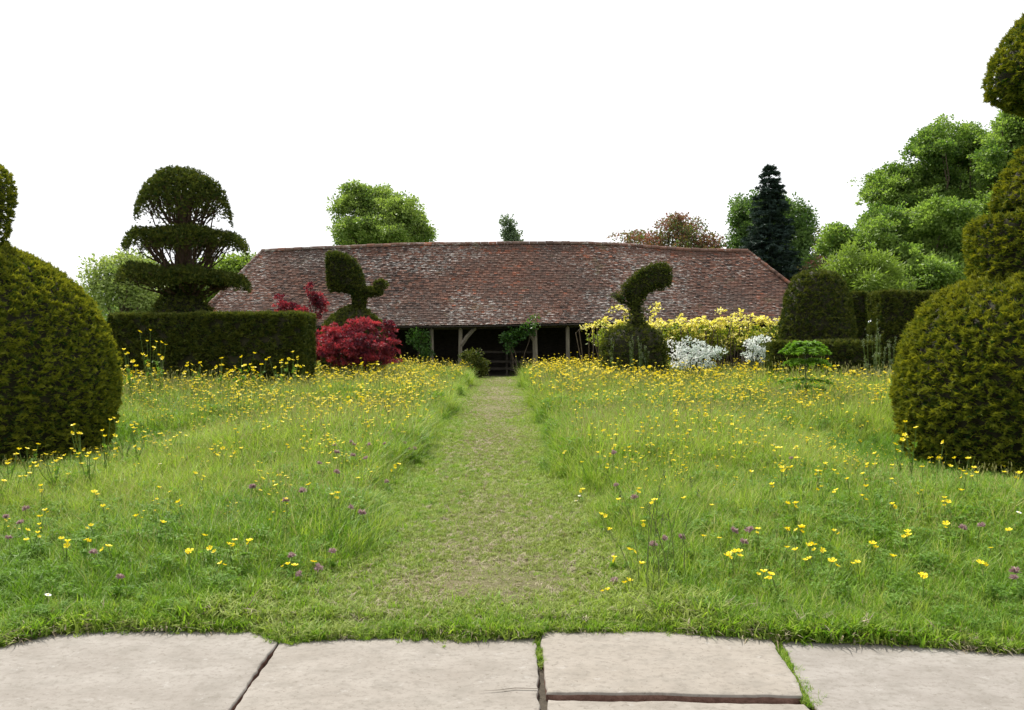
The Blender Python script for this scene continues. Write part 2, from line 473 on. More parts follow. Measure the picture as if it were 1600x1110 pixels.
# ------------------------------------------------------------------ leaf templates
LEAF = np.array([[0, 0, 0], [0.32, 0.45, 0.06], [0, 1, -0.05], [-0.32, 0.45, 0.06]]); LEAF_F = np.array([[0, 1, 2, 3]])
NARROW = LEAF * [0.45, 1, 1]
def fan(k, spread, wd, l2=0.75, droop=0.12, seed=1):
    """k narrow leaflets fanning from one point"""
    r = np.random.default_rng(seed); Vs, Fs = [], []
    for j in range(k):
        a = (j / (k - 1) - 0.5) * spread if k > 1 else 0.0
        L = 1.0 if j == k // 2 else l2 * r.uniform(0.75, 1.15)
        q = LEAF * [wd / 0.32, 1, 1] * [1, L, 1]
        ca, sa = math.cos(a), math.sin(a)
        q = q @ np.array([[ca, -sa, 0], [sa, ca, 0], [0, 0, 1.0]])
        q[:, 2] += -droop * np.abs(q[:, 0]) + r.normal() * 0.05 * q[:, 1]
        Vs.append(q); Fs.append(LEAF_F + 4 * j)
    return np.concatenate(Vs), np.concatenate(Fs)
SPRIG = fan(7, 2.5, 0.085, 0.72)
SPRIG5 = fan(5, 2.2, 0.12, 0.75)
PALM = fan(5, 3.2, 0.15, 0.8)

def yew_leaves(P, Nn, size, tmpl, mat, upbias=0.45, rnd=0.45, tip=None):
    n = len(P)
    d = Nn * 0.8 + np.array([0, 0, upbias]) + rng.normal(size=(n, 3)) * rnd
    R = frames(d, rng.normal(size=n) * 0.5)
    t = np.clip(rng.normal(0.42, 0.26, n) + (0 if tip is None else tip), 0, 1)
    V, F, tt = scatter(tmpl[0], tmpl[1], P - unit(d) * size * 0.25, R, size * rng.uniform(0.65, 1.35, n), t)
    return (V, F, mat, tt)

def revolve_pts(profile, n):
    pr = np.array(profile, float)
    a, b = pr[:-1], pr[1:]
    L = np.linalg.norm(b - a, axis=1); A = L * (a[:, 0] + b[:, 0]) / 2 + 1e-6
    k = rng.choice(len(A), n, p=A / A.sum())
    # radius-weighted position along the segment
    u = rng.uniform(size=n)
    r0, r1 = a[k, 0], b[k, 0]
    den = np.where(np.abs(r1 - r0) < 1e-5, 1, r1 - r0)
    f = np.where(np.abs(r1 - r0) < 1e-5, u, (np.sqrt(r0 ** 2 + u * (r1 ** 2 - r0 ** 2)) - r0) / den)
    q = a[k] + (b[k] - a[k]) * f[:, None]
    th = rng.uniform(0, 2 * np.pi, n)
    t = (b - a)[k] / L[k][:, None]
    nr, nz = t[:, 1], -t[:, 0]       # profile runs bottom to top
    P = np.stack([q[:, 0] * np.cos(th), q[:, 0] * np.sin(th), q[:, 1]], 1)
    Nn = np.stack([nr * np.cos(th), nr * np.sin(th), nz], 1)
    return P, Nn

def revolve_core(profile, off, seg=40):
    pr = np.array(profile, float)
    q = pr.copy(); q[:, 0] = np.maximum(0.0, q[:, 0] - off)
    q[0, 1] += 0; q[-1, 1] -= off
    a = np.arange(seg) / seg * 2 * np.pi
    V = np.stack([q[:, None, 0] * np.cos(a), q[:, None, 0] * np.sin(a), np.repeat(q[:, 1:2], seg, 1)], -1).reshape(-1, 3)
    i = np.arange(len(q) - 1)[:, None] * seg; j = np.arange(seg)[None]; j2 = (j + 1) % seg
    return V, np.stack([i + j, i + j2, i + seg + j2, i + seg + j], -1).reshape(-1, 4)

def smooth_profile(pts, n=24):
    """Catmull-Rom through control points (bottom to top)"""
    p = np.array(pts, float); p = np.vstack([2 * p[0] - p[1], p, 2 * p[-1] - p[-2]])
    out = []
    for k in range(1, len(p) - 2):
        for f in np.linspace(0, 1, max(2, n // (len(p) - 3)), endpoint=False):
            a, b, c, d = p[k - 1], p[k], p[k + 1], p[k + 2]
            out.append(0.5 * (2 * b + (c - a) * f + (2 * a - 5 * b + 4 * c - d) * f * f + (3 * b - a - 3 * c + d) * f ** 3))
    out.append(p[-2])
    out = np.array(out); out[:, 0] = np.maximum(out[:, 0], 0)
    return out

def yew_revolve(name, profile, dens, size, parent, mat="yew", lump=0.05, tmpl=SPRIG, lumpf=3.0, core=0.11, off=(0, 0, 0), tipz=True, tuftf=24.0):
    pr = np.array(profile, float)
    A = (np.linalg.norm(np.diff(pr, axis=0), axis=1) * (pr[:-1, 0] + pr[1:, 0]) * np.pi).sum()
    P, Nn = revolve_pts(pr, int(A * dens))
    o = np.array(off)
    seed_off = rng.uniform(0, 50, 3)
    l1 = wob(P + seed_off, lumpf); l2 = wob((P + seed_off + 9) * [1, 1, 1.9], tuftf)
    kp = rng.uniform(size=len(P)) < np.clip(0.62 + 0.75 * l2, 0.04, 1)      # tufts with gaps between
    P, Nn, l1, l2 = P[kp], Nn[kp], l1[kp], l2[kp]
    disp = lump * (0.5 * l1 + 1.0 * l2) - rng.uniform(0, 1, len(P)) ** 2 * size * 1.0
    P = P + Nn * disp[:, None] + o
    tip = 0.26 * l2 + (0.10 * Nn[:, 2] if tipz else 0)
    Vc, Fc = revolve_core(pr, core)
    Vc = Vc + o
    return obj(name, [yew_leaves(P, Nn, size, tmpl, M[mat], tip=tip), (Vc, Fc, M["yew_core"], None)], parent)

# ------------------------------------------------------------------ big yew topiaries, front left and front right
d = 11.0
cx = px(-40, d)
t = empty("tiered_topiary", (cx, d, 0), "golden topped yew dome with a narrow column on top, at the left edge", "topiary", "large clipped yews beside the meadow")
R1 = 1.74
yew_revolve("dome", smooth_profile([(R1 * 0.86, -0.02), (R1 * 0.95, 0.35), (R1, 0.95), (R1 * 0.97, 1.4), (R1 * 0.86, 1.95), (R1 * 0.64, 2.42), (R1 * 0.36, 2.75), (0.25, 2.88)], 40),
            3300, 0.056, t, lump=0.034, lumpf=3.0, tuftf=34.0)
yew_revolve("column", smooth_profile([(0.34, 2.7), (0.39, 3.0), (0.45, 3.4), (0.46, 3.62), (0.37, 3.85), (0.2, 3.93), (0.0, 3.95)], 24), 3000, 0.052, t, lump=0.028, tuftf=34.0)
obj("trunk", [(*tube([(0, 0, -0.05), (0.02, 0, 1.5), (0, 0, 3.2)], [0.16, 0.13, 0.08]), M["yew_bark"], None)], t)
FEET.append((cx, d, R1 * 0.88))

d = 10.4
cx = px(1662, d)
k = d / F_PX
t = empty("tiered_topiary", (cx, d, 0), "four tier clipped yew with drum, cone and hanging cap, at the right edge", "topiary", "large clipped yews beside the meadow")
R2 = 1.93
yew_revolve("dome", smooth_profile([(R2 * 0.90, -0.02), (R2 * 0.96, 0.4), (R2, 0.9), (R2 * 0.975, 1.3), (R2 * 0.90, 1.75), (R2 * 0.76, 2.12), (R2 * 0.56, 2.32), (0.5, 2.38)], 40),
            2900, 0.064, t, lump=0.045, lumpf=3.0, tuftf=27.0)
yew_revolve("drum", smooth_profile([(0.90, pz(450, d)), (1.02, pz(436, d)), (1.05, pz(400, d)), (1.05, pz(362, d)), (1.03, pz(347, d)), (0.96, pz(341, d)), (0.3, pz(338, d))], 28), 2700, 0.06, t, lump=0.032, tuftf=27.0)
yew_revolve("cone", smooth_profile([(0.30, pz(322, d)), (0.62, pz(327, d)), (0.74, pz(322, d)), (0.76, pz(308, d)), (0.62, pz(264, d)), (0.40, pz(218, d)), (0.2, pz(190, d)), (0.1, pz(170, d))], 28), 2700, 0.06, t, lump=0.032, tuftf=27.0)
yew_revolve("cap", smooth_profile([(0.25, pz(166, d)), (0.55, pz(158, d)), (0.77, pz(142, d)), (0.86, pz(116, d)), (0.78, pz(82, d)), (0.58, pz(40, d)), (0.37, pz(8, d)), (0.12, pz(-22, d)), (0.0, pz(-26, d))], 32), 2700, 0.06, t, lump=0.032, tuftf=27.0)
obj("trunk", [(*tube([(0, 0, -0.05), (0.02, 0, 2.0), (0, 0.02, 4.0), (0, 0, 5.4)], [0.18, 0.15, 0.10, 0.06]), M["yew_bark"], None)], t)
FEET.append((cx, d, R2 * 0.9))

# ------------------------------------------------------------------ hedges
def hedge(name, c, s, rz, label, cat, dens, size, lump=0.035, mat="yew_dark", tmpl=SPRIG5, group=None, skirt=0.0, tip=0.0):
    x, y, z = s
    faces = [((0, -1, 0), x * z), ((0, 1, 0), x * z), ((-1, 0, 0), y * z), ((1, 0, 0), y * z), ((0, 0, 1), x * y)]
    Ps, Ns = [], []
    for nv, A in faces:
        n = int(A * dens * (1.5 if nv[1] <= 0 else 0.7))
        q = rng.uniform(-0.5, 0.5, (n, 3)) * [x, y, z]
        nv = np.array(nv, float); ax = int(np.argmax(np.abs(nv)))
        q[:, ax] = nv[ax] * s[ax] / 2
        nn = np.tile(nv, (n, 1))
        # round the rims
        m = 0.14
        for a in range(3):
            if a == ax: continue
            o_ = np.abs(q[:, a]) - (s[a] / 2 - m)
            if a == 2: o_ = np.where(q[:, a] < 0, 0, o_)
            f = np.clip(o_, 0, m) / m
            nn[:, a] += np.sign(q[:, a]) * f
            q[:, ax] -= nv[ax] * m * (1 - np.sqrt(np.maximum(0, 1 - f ** 2))) * 0.6
        Ps.append(q); Ns.append(unit(nn))
    P = np.concatenate(Ps); Nn = np.concatenate(Ns)
    P[:, 2] += z / 2
    sc = 1 + skirt * (1 - P[:, 2] / z)
    P[:, :2] *= sc[:, None]
    so = rng.uniform(0, 40, 3)
    l2 = wob(P + so, 18.0)
    kp = rng.uniform(size=len(P)) < np.clip(0.7 + 0.7 * l2, 0.08, 1)
    P, Nn, l2 = P[kp], Nn[kp], l2[kp]
    P = P + Nn * (lump * (wob(P + so, 2.2) + 0.6 * l2) - rng.uniform(0, 1, len(P)) ** 2 * size)[:, None]
    Vb, Fb = box((0, 0, (z - 0.1) / 2), (x - 0.2, y - 0.2, z - 0.1))
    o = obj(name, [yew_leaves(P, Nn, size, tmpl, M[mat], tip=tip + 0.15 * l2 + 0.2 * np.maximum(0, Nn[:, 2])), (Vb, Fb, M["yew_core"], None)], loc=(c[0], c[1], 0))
    o.rotation_euler = (0, 0, rz)
    return tag(o, label, cat, group)

d = 20.0
xl, xr = px(165, d), px(474, d)
hedge("clipped_hedge", ((xl + xr) / 2, d + 0.6, 0), (xr - xl, 1.2, pz(490, d)), 0, "long low flat topped dark yew hedge behind the left dome", "hedge", 1150, 0.085, tip=0.05)
for xx in np.linspace(xl, xr, 8): FEET.append((xx, d + 0.6, 0.6))

d = 25.0
hedge("clipped_hedge", (12.2, 24.5, 0), (3.0, 1.05, pz(455, 24.0)), 0, "tall square cut yew hedge block next to the right yew dome", "hedge", 800, 0.09, tip=0.08)
d = 27.0
hedge("clipped_hedge", (px(1334, d), d + 0.6, 0), (px(1352, d) - px(1300, d), 1.0, pz(456, d)), 0, "narrow yew hedge between the beehive topiary and the square block", "hedge", 600, 0.10)
d = 20.8
hedge("clipped_hedge", (px(1290, d), d + 0.35, 0), (px(1372, d) - px(1207, d), 0.7, pz(535, d)), 0, "waist high narrow hedge in front of the beehive shaped topiary", "hedge", 900, 0.085)

d = 22.6; k = d / F_PX
t = empty("dome_topiary", (px(1276, d), d, 0), "smooth beehive shaped yew topiary right of the tiled roof", "topiary")
r = 55 * k
yew_revolve("dome", smooth_profile([(r * 1.03, 0.0), (r * 1.03, pz(530, d)), (r * 0.97, pz(495, d)), (r * 0.86, pz(462, d)), (r * 0.62, pz(434, d)), (r * 0.33, pz(425, d)), (0, pz(423, d))], 36),
            1100, 0.08, t, mat="yew_dark", lump=0.03, tmpl=SPRIG5)
obj("trunk", [(*tube([(0, 0, -0.05), (0, 0, 1.4), (0, 0, 2.8)], [0.12, 0.1, 0.05]), M["yew_bark"], None)], t)

# ------------------------------------------------------------------ layered cloud-pruned yew, left
d = 23.0; k = d / F_PX
t = empty("cloud_pruned_yew", (px(287, d), d, 0), "tall cloud pruned yew with three open mushroom tiers on bare limbs", "topiary")
def limb(a, b, bow, r0, r1, n=5, jit=0.06):
    a, b = np.array(a, float), np.array(b, float)
    f = np.linspace(0, 1, n)[:, None]
    q = a + (b - a) * f
    q[:, 2] += bow * np.sin(np.pi * f[:, 0])
    q[1:-1] += rng.normal(size=(n - 2, 3)) * jit
    return tube(q, np.linspace(r0, r1, n), 5)
stems = []
for j in range(6):
    a = j / 6 * 6.28; rr = 0.17
    stems.append(tube([(rr * 1.5 * math.cos(a), rr * 1.5 * math.sin(a), -0.05), (rr * math.cos(a + .3), rr * math.sin(a + .3), 2.0), (rr * 0.8 * math.cos(a + .7), rr * 0.8 * math.sin(a + .7), 3.6), (rr * 0.8 * math.cos(a + 1), rr * .8 * math.sin(a + 1), 5.0), (rr * 1.3 * math.cos(a + 1), rr * 1.3 * math.sin(a + 1), 5.7)], [0.14, 0.12, 0.10, 0.08, 0.05], 6))
obj("trunk", [(*join(stems), M["yew_bark"], None)], t)
def cloud_tier(R, zc, zrim, zbase, thick, nl, rimdroop, dens, under, size=0.085, cxo=0.0, lean=0.0, fill=900, fillin=0.0):
    """open tier: leafy skin on top, bare limbs fanning up to it"""
    A = np.pi * R * R * 1.35
    n = int(A * dens)
    th = rng.uniform(0, 6.283, n); f = np.sqrt(rng.uniform(0.0, 1, n))
    Rn = R * (1 + 0.05 * np.sin(2 * th + 5 * R) + 0.07 * np.sin(3 * th + R) + 0.05 * np.sin(7 * th + 2 * R))
    top = zc + (zrim - zc) * f ** 2.3 - rimdroop * np.clip((f - 0.85) / 0.15, 0, 1) ** 2
    dep = rng.uniform(0, 1, n) ** 1.3 * thick * (1.15 - 0.45 * f)
    hole = fillin + wob(np.stack([np.cos(th) * f * 3, np.sin(th) * f * 3, dep * 2], -1) + R * 7, 2.0)
    keep = (dep < thick * 0.35) | (hole > -0.2)
    P = np.stack([Rn * f * np.cos(th) + cxo, Rn * f * np.sin(th), top - dep + lean * np.cos(th) * f + 0.07 * f * np.sin(4 * th + 3 * R)], 1)[keep]
    P += rng.normal(size=P.shape) * 0.03
    P[:, 2] += 0.05 * wob(P * 1.0, 4.0)
    Nn = unit(np.stack([np.cos(th) * f * 0.9, np.sin(th) * f * 0.9, 1.0 - 0.7 * f], 1))[keep]
    ch = [yew_leaves(P, Nn, size, SPRIG5, M["yew_dark"], tip=0.05)]
    limbs, LP = [], []
    for j in range(nl):
        a = j / nl * 6.283 + rng.uniform(-.15, .15)
        ff = rng.uniform(0.5, 0.92)
        e = (R * ff * math.cos(a) + cxo, R * ff * math.sin(a), zc + (zrim - zc) * ff ** 2.3 - thick * 0.35)
        s0 = (0.15 * math.cos(a), 0.15 * math.sin(a), zbase + rng.uniform(-0.1, 0.25))
        limbs.append(limb(s0, e, -under, 0.032, 0.012))
        q = np.array(s0) + (np.array(e) - s0) * rng.uniform(0.5, 0.7); q[2] -= under * 0.85
        for _ in range(3):
            e2 = np.array(e) * [0.96, 0.96, 1] + np.clip(rng.normal(size=3), -1.2, 1.2) * [0.16, 0.16, 0.02] - [0, 0, 0.06]
            limbs.append(limb(q, e2, 0.0, 0.015, 0.008, 4, 0.03))
        for _ in range(fill // nl):
            ff2 = rng.uniform(0.25, 1)
            c = np.array(s0) + (np.array(e) - s0) * ff2; c[2] -= under * math.sin(math.pi * ff2)
            LP.append(c + rng.normal(size=3) * 0.07)
    LP = np.array(LP)
    ch.append(yew_leaves(LP, unit(rng.normal(size=LP.shape)), size * 0.8, SPRIG5, M["yew_dark"]))
    ch.append((*join(limbs), M["yew_bark"], None))
    return obj("foliage_tier", ch, t)
cloud_tier(1.22, pz(263, d), pz(318, d), 4.65, 0.46, 34, 0.26, 1400, 0.24, fill=260, fillin=0.30)
cloud_tier(1.55, pz(356, d), pz(372, d), 3.45, 0.42, 34, 0.14, 1000, 0.28, cxo=0.06, fill=520, fillin=0.0)
cloud_tier(1.68, pz(419, d), pz(427, d), 2.75, 0.36, 26, 0.20, 1100, 0.14, lean=-0.1, fill=500, fillin=0.4)
yew_revolve("skirt", smooth_profile([(0.95, 0.0), (0.95, 1.6), (0.86, 2.2), (0.60, 2.65), (0.36, 3.0), (0.2, 3.3)], 24), 800, 0.09, t, mat="yew_dark", lump=0.08, tmpl=SPRIG5)

# ------------------------------------------------------------------ bird topiaries
def inside(poly, P):
    x, y = P[:, 0], P[:, 1]; c = np.zeros(len(P), bool); n = len(poly)
    for i_ in range(n):
        x1, y1 = poly[i_]; x2, y2 = poly[(i_ + 1) % n]
        cond = ((y1 > y) != (y2 > y)) & (x < (x2 - x1) * (y - y1) / (y2 - y1 + 1e-12) + x1)
        c ^= cond
    return c
def inflated(name, poly, T, Rf, dens, size, parent, mat="yew_dark", lump=0.03, rag=0.0):
    """clipped foliage solid: rounded body whose side view is poly (x,z), 2T thick"""
    poly = np.array(poly, float)
    lo, hi = poly.min(0), poly.max(0)
    n = int((hi - lo).prod() * dens * 4)
    Q = rng.uniform(lo, hi, (n, 2)); Q = Q[inside(poly, Q)]
    dm = np.full(len(Q), 9.0); dv = np.zeros((len(Q), 2))
    for i_ in range(len(poly)):
        a, b = poly[i_], poly[(i_ + 1) % len(poly)]
        f = np.clip(((Q - a) @ (b - a)) / ((b - a) @ (b - a)), 0, 1)
        c = a + f[:, None] * (b - a); v = c - Q; L = np.linalg.norm(v, axis=1)
        m = L < dm; dm[m] = L[m]; dv[m] = v[m] / np.maximum(L[m], 1e-6)[:, None]
    # more points near the rim, where the surface turns
    keep = rng.uniform(size=len(Q)) < np.clip(0.35 + 0.65 * (1 - dm / Rf), 0.35, 1)
    Q, dm, dv = Q[keep], dm[keep], dv[keep]
    g = np.clip(1 - dm / Rf, 0, 1); h = np.sqrt(1 - g ** 2)
    sgn = np.sign(rng.uniform(-1, 1, len(Q)))
    P = np.stack([Q[:, 0], sgn * T * h, Q[:, 1]], 1)
    Nn = unit(np.stack([dv[:, 0] * g, sgn * h, dv[:, 1] * g], 1))
    l2 = wob(P + 3, 6.0)
    P = P + Nn * (lump * l2 - rng.uniform(0, 1, len(P)) ** 2 * size * 0.8 + rag * rng.exponential(1, len(P)))[:, None]
    # core: the same inflation on a coarse grid of columns
    step = 0.07; parts = []
    gx = np.arange(lo[0], hi[0], step) + step / 2; gz = np.arange(lo[1], hi[1], step) + step / 2
    C = np.array([(a, b) for a in gx for b in gz]); C = C[inside(poly, C)]
    dc = np.full(len(C), 9.0)
    for i_ in range(len(poly)):
        a, b = poly[i_], poly[(i_ + 1) % len(poly)]
        f = np.clip(((C - a) @ (b - a)) / ((b - a) @ (b - a)), 0, 1)
        dc = np.minimum(dc, np.linalg.norm(a + f[:, None] * (b - a) - C, axis=1))
    for (a, b), e in zip(C, dc):
        if e < 0.05: continue
        hh = T * math.sqrt(1 - max(0, 1 - (e - 0.04) / Rf) ** 2) * 0.8
        parts.append(box((a, 0, b), (step * 0.995, 2 * hh, step * 0.995)))
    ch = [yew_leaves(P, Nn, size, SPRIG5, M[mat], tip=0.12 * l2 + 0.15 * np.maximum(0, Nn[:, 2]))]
    if parts: ch.append((*join(parts), M["yew_core"], None))
    return obj(name, ch, parent)

d = 26.0; k = d / F_PX
bx = px(563, d)
def pk(pts, z0, sc, ox, oy): return [(px(ox + a / sc, d) - bx, pz(oy + b / sc, d)) for a, b in pts]
t = empty("peacock_topiary", (bx, d, 0), "smooth dark yew clipped as a peacock with a raised fan tail, before the roof", "topiary")
inflated("tail", pk([(344, 475), (350, 456), (400, 450), (450, 462), (490, 488), (515, 528), (537, 580), (548, 640), (540, 690), (478, 690), (450, 662), (400, 655), (368, 657), (354, 600), (345, 540)], 0, 3.172, 400, 250), 0.42, 0.30, 900, 0.085, t)
inflated("body", pk([(520, 625), (590, 628), (620, 640), (625, 668), (600, 680), (552, 683), (545, 730), (550, 745), (470, 745), (478, 690), (500, 640)], 0, 3.172, 400, 250), 0.30, 0.2, 1100, 0.08, t)
inflated("head", pk([(585, 650), (586, 612), (600, 596), (622, 592), (646, 605), (656, 622), (650, 633), (632, 638), (628, 660), (600, 668)], 0, 3.172, 400, 250), 0.19, 0.15, 1400, 0.07, t)
yew_revolve("skirt", smooth_profile([(0.95, 0.0), (0.98, pz(520, d)), (0.86, pz(505, d)), (0.62, pz(492, d)), (0.38, pz(483, d)), (0.16, pz(478, d))], 28), 800, 0.085, t, mat="yew_dark", lump=0.03, tmpl=SPRIG5, off=(-0.2, 0, 0))
obj("trunk", [(*tube([(-0.2, 0, -0.05), (-0.2, 0, 1.4), (-0.15, 0, 2.9)], [0.12, 0.1, 0.06]), M["yew_bark"], None)], t)

bx = px(993, d)
t = empty("bird_topiary", (bx, d, 0), "ragged yew bird topiary leaning right on a thin stem, behind the yellow flowers", "topiary")
inflated("body", pk([(362, 350), (400, 308), (440, 270), (500, 226), (560, 208), (620, 198), (655, 215), (668, 262), (665, 330), (640, 356), (608, 368), (560, 372), (522, 402), (495, 440), (470, 470), (425, 470), (395, 440), (372, 400)], 0, 3.963, 880, 360), 0.33, 0.26, 900, 0.075, t, mat="yew_dark", lump=0.03, rag=0.02)
inflated("neck", pk([(300, 380), (330, 400), (360, 385), (385, 430), (430, 460), (430, 500), (400, 470), (345, 450), (310, 420)], 0, 3.963, 880, 360), 0.2, 0.16, 500, 0.09, t, mat="yew_dark", lump=0.05, rag=0.05)
inflated("stem", pk([(425, 455), (480, 455), (482, 520), (500, 560), (485, 625), (405, 625), (415, 560), (428, 510)], 0, 3.963, 880, 360), 0.2, 0.16, 900, 0.09, t, mat="yew_dark", lump=0.06, rag=0.06)
yew_revolve("skirt", smooth_profile([(0.98, 0.0), (0.98, pz(545, d)), (0.92, pz(528, d)), (0.7, pz(516, d)), (0.3, pz(511, d)), (0.05, pz(510, d))], 28), 700, 0.09, t, mat="yew_dark", lump=0.09, tmpl=SPRIG5, off=(-0.05, 0, 0))
obj("trunk", [(*tube([(0, 0, -0.05), (0.02, 0, 1.2), (0.0, 0, 3.2)], [0.10, 0.08, 0.05]), M["yew_bark"], None)], t)

# ------------------------------------------------------------------ open-fronted barn with tiled hipped roof
BY, BR = 36.0, 3.45                       # eaves line and run to the ridge
def ze(x): return 2.24 - 0.010 * (x + 2.0) * -1 + 0.02 * np.sin(x * 0.55)
XE0, XE1 = px(290, BY), px(1312, BY)
XR0, XR1 = px(409, BY + BR), px(1169, BY + BR)
RX = [px(a, BY + BR) for a in (380, 409, 520, 640, 820, 915, 990, 1060, 1110, 1169, 1200)]
RZ = [pz(b, BY + BR) for b in (394, 393, 388, 383, 381, 381, 385, 390.5, 392.5, 393, 393)]
def zr(x): return np.interp(x, RX, RZ)
barn = empty("barn", (0, BY, 0), "long low timber barn with a sagging lichen spotted red tiled roof", "barn")
def tile_mat():
    m, t_, p, out = new_mat("old_clay_tiles")
    at = N(t_, "ShaderNodeAttribute"); at.attribute_name = "tint"
    c = ramp(t_, at.outputs["Fac"], [(0.0, (0.036, 0.024, 0.021)), (0.25, (0.080, 0.044, 0.034)), (0.5, (0.128, 0.062, 0.044)), (0.75, (0.110, 0.070, 0.055)), (1.0, (0.22, 0.075, 0.042))])
    st = ramp(t_, noise(t_, 0.35, 4, 0.6), [(0.40, 0.0), (0.62, 0.6)])
    c = mixc(t_, st, c, (0.072, 0.056, 0.050))
    # lichen: pale crusts gathered in clouds
    big = ramp(t_, noise(t_, 0.28, 3, 0.6), [(0.36, 0.0), (0.58, 1.0)])
    sp = N(t_, "ShaderNodeMath", operation='MULTIPLY_ADD'); t_.links.new(big, sp.inputs[0]); sp.inputs[1].default_value = 0.10
    t_.links.new(noise(t_, 8.5, 5, 0.75, stretch=(0.6, 1, 2.2)), sp.inputs[2])
    li = ramp(t_, sp.outputs[0], [(0.618, 0.0), (0.70, 0.85)])
    c = mixc(t_, li, c, (0.40, 0.385, 0.365))
    mo = ramp(t_, noise(t_, 1.1, 4, 0.7), [(0.60, 0.0), (0.72, 0.5)])
    c = mixc(t_, mo, c, (0.11, 0.10, 0.05))
    t_.links.new(c, p.inputs["Base Color"]); p.inputs["Roughness"].default_value = 0.95
    p.inputs["Specular IOR Level"].default_value = 0.15
    b = N(t_, "ShaderNodeBump", Strength=0.5, Distance=0.01)
    t_.links.new(noise(t_, 40, 4, 0.7), b.inputs["Height"]); t_.links.new(b.outputs[0], p.inputs["Normal"])
    return m
TILE = tile_mat()
def slope_tiles(A0, A1, B0, B1, rows, wdt, zfun=None):
    """tiles over the quad eave A0-A1, ridge B0-B1; each tile a tilted slip with a visible lower edge"""
    A0, A1, B0, B1 = [np.array(v, float) for v in (A0, A1, B0, B1)]
    Vs, Ts = [], []
    nrm = np.cross(A1 - A0, B0 - A0); nrm /= np.linalg.norm(nrm)
    if nrm[2] < 0: nrm = -nrm
    for i_ in range(rows):
        u0, u1 = i_ / rows, min(1.0, (i_ + 1.55) / rows)
        L = np.linalg.norm((A1 + (B1 - A1) * u0) - (A0 + (B0 - A0) * u0))
        n = max(1, int(L / wdt)); offs = 0.5 * (i_ % 2)
        fx = (np.arange(n + 1) + offs - 0.25) / n
        for j in range(n):
            f0, f1 = max(0.0, fx[j] + 0.03 / n), min(1.0, fx[j + 1] - 0.03 / n)
            if f1 <= f0: continue
            lift = 0.040 + rng.normal() * 0.007; sk = rng.normal() * 0.004; dl = rng.normal() * 0.006
            def pt(f, u, up):
                a = A0 + (A1 - A0) * f; b = B0 + (B1 - B0) * f
                q = a + (b - a) * u
                if zfun is not None: q = zfun(q, u)
                return q + nrm * up
            du = dl / rows / 0.1
            Vs += [pt(f0, u0 + du, lift + sk), pt(f1, u0 + du, lift - sk), pt(f1, u1, 0.006), pt(f0, u1, 0.006), pt(f0, u0 + du, lift - 0.02 + sk), pt(f1, u0 + du, lift - 0.02 - sk)]
            q = Vs[-6]
            base = 0.42 + 0.16 * float(wob(q * np.array([1, 0.5, 1.0]), 0.6)) + (0.22 if u0 > 0.86 else 0)
            Ts += [min(1, max(0, rng.normal(base, 0.22)))] * 6
    n = len(Vs) // 6; i6 = (np.arange(n) * 6)[:, None]
    F_ = np.concatenate([i6 + [0, 1, 2, 3], i6 + [4, 5, 1, 0]])
    return np.array(Vs), F_, TILE, np.array(Ts)
def sag_front(q, u):
    x = q[0]; q = q.copy()
    q[2] = ze(x) + (zr(np.clip(x, XR0, XR1)) - ze(x)) * u + 0.05 * float(wob(np.array([x * 0.8, u * 3, 0.0]), 0.7)) * math.sin(math.pi * min(1, u)) - 0.10 * math.sin(math.pi * min(1.0, u))
    return q
zA, zB = float(zr(XR0)), float(zr(XR1))
BB = BY + 2 * BR
ch = [slope_tiles((XE0, 0, 2.2), (XE1, 0, 2.2), (XR0, BR, zA), (XR1, BR, zB), 48, 0.17, sag_front),
      slope_tiles((XE1, 2 * BR, 2.2), (XE0, 2 * BR, 2.2), (XR1, BR, zB), (XR0, BR, zA), 24, 0.34, sag_front),
      slope_tiles((XE1, 0, 2.2), (XE1, 2 * BR, 2.2), (XR1, BR, zB), (XR1, BR + .01, zB), 48, 0.17),
      slope_tiles((XE0, 2 * BR, 2.2), (XE0, 0, 2.2), (XR0, BR + .01, zA), (XR0, BR, zA), 48, 0.17)]
# boarding under the tiles keeps the inside dark
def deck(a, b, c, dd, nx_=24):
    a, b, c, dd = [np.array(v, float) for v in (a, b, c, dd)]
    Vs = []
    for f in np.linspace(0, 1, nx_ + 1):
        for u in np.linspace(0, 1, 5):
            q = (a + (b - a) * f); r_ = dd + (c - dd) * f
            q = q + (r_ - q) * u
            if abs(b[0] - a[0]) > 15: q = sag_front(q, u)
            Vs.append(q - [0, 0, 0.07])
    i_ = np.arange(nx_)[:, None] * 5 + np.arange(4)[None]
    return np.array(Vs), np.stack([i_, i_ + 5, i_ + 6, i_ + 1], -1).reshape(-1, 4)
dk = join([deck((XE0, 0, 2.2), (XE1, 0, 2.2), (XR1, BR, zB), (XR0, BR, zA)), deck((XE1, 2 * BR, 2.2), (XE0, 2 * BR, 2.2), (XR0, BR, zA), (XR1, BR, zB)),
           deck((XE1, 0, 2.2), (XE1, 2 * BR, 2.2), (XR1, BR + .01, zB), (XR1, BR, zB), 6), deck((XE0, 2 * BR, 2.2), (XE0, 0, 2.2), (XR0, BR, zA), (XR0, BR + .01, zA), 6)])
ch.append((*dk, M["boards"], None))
roof = obj("roof", ch, barn)
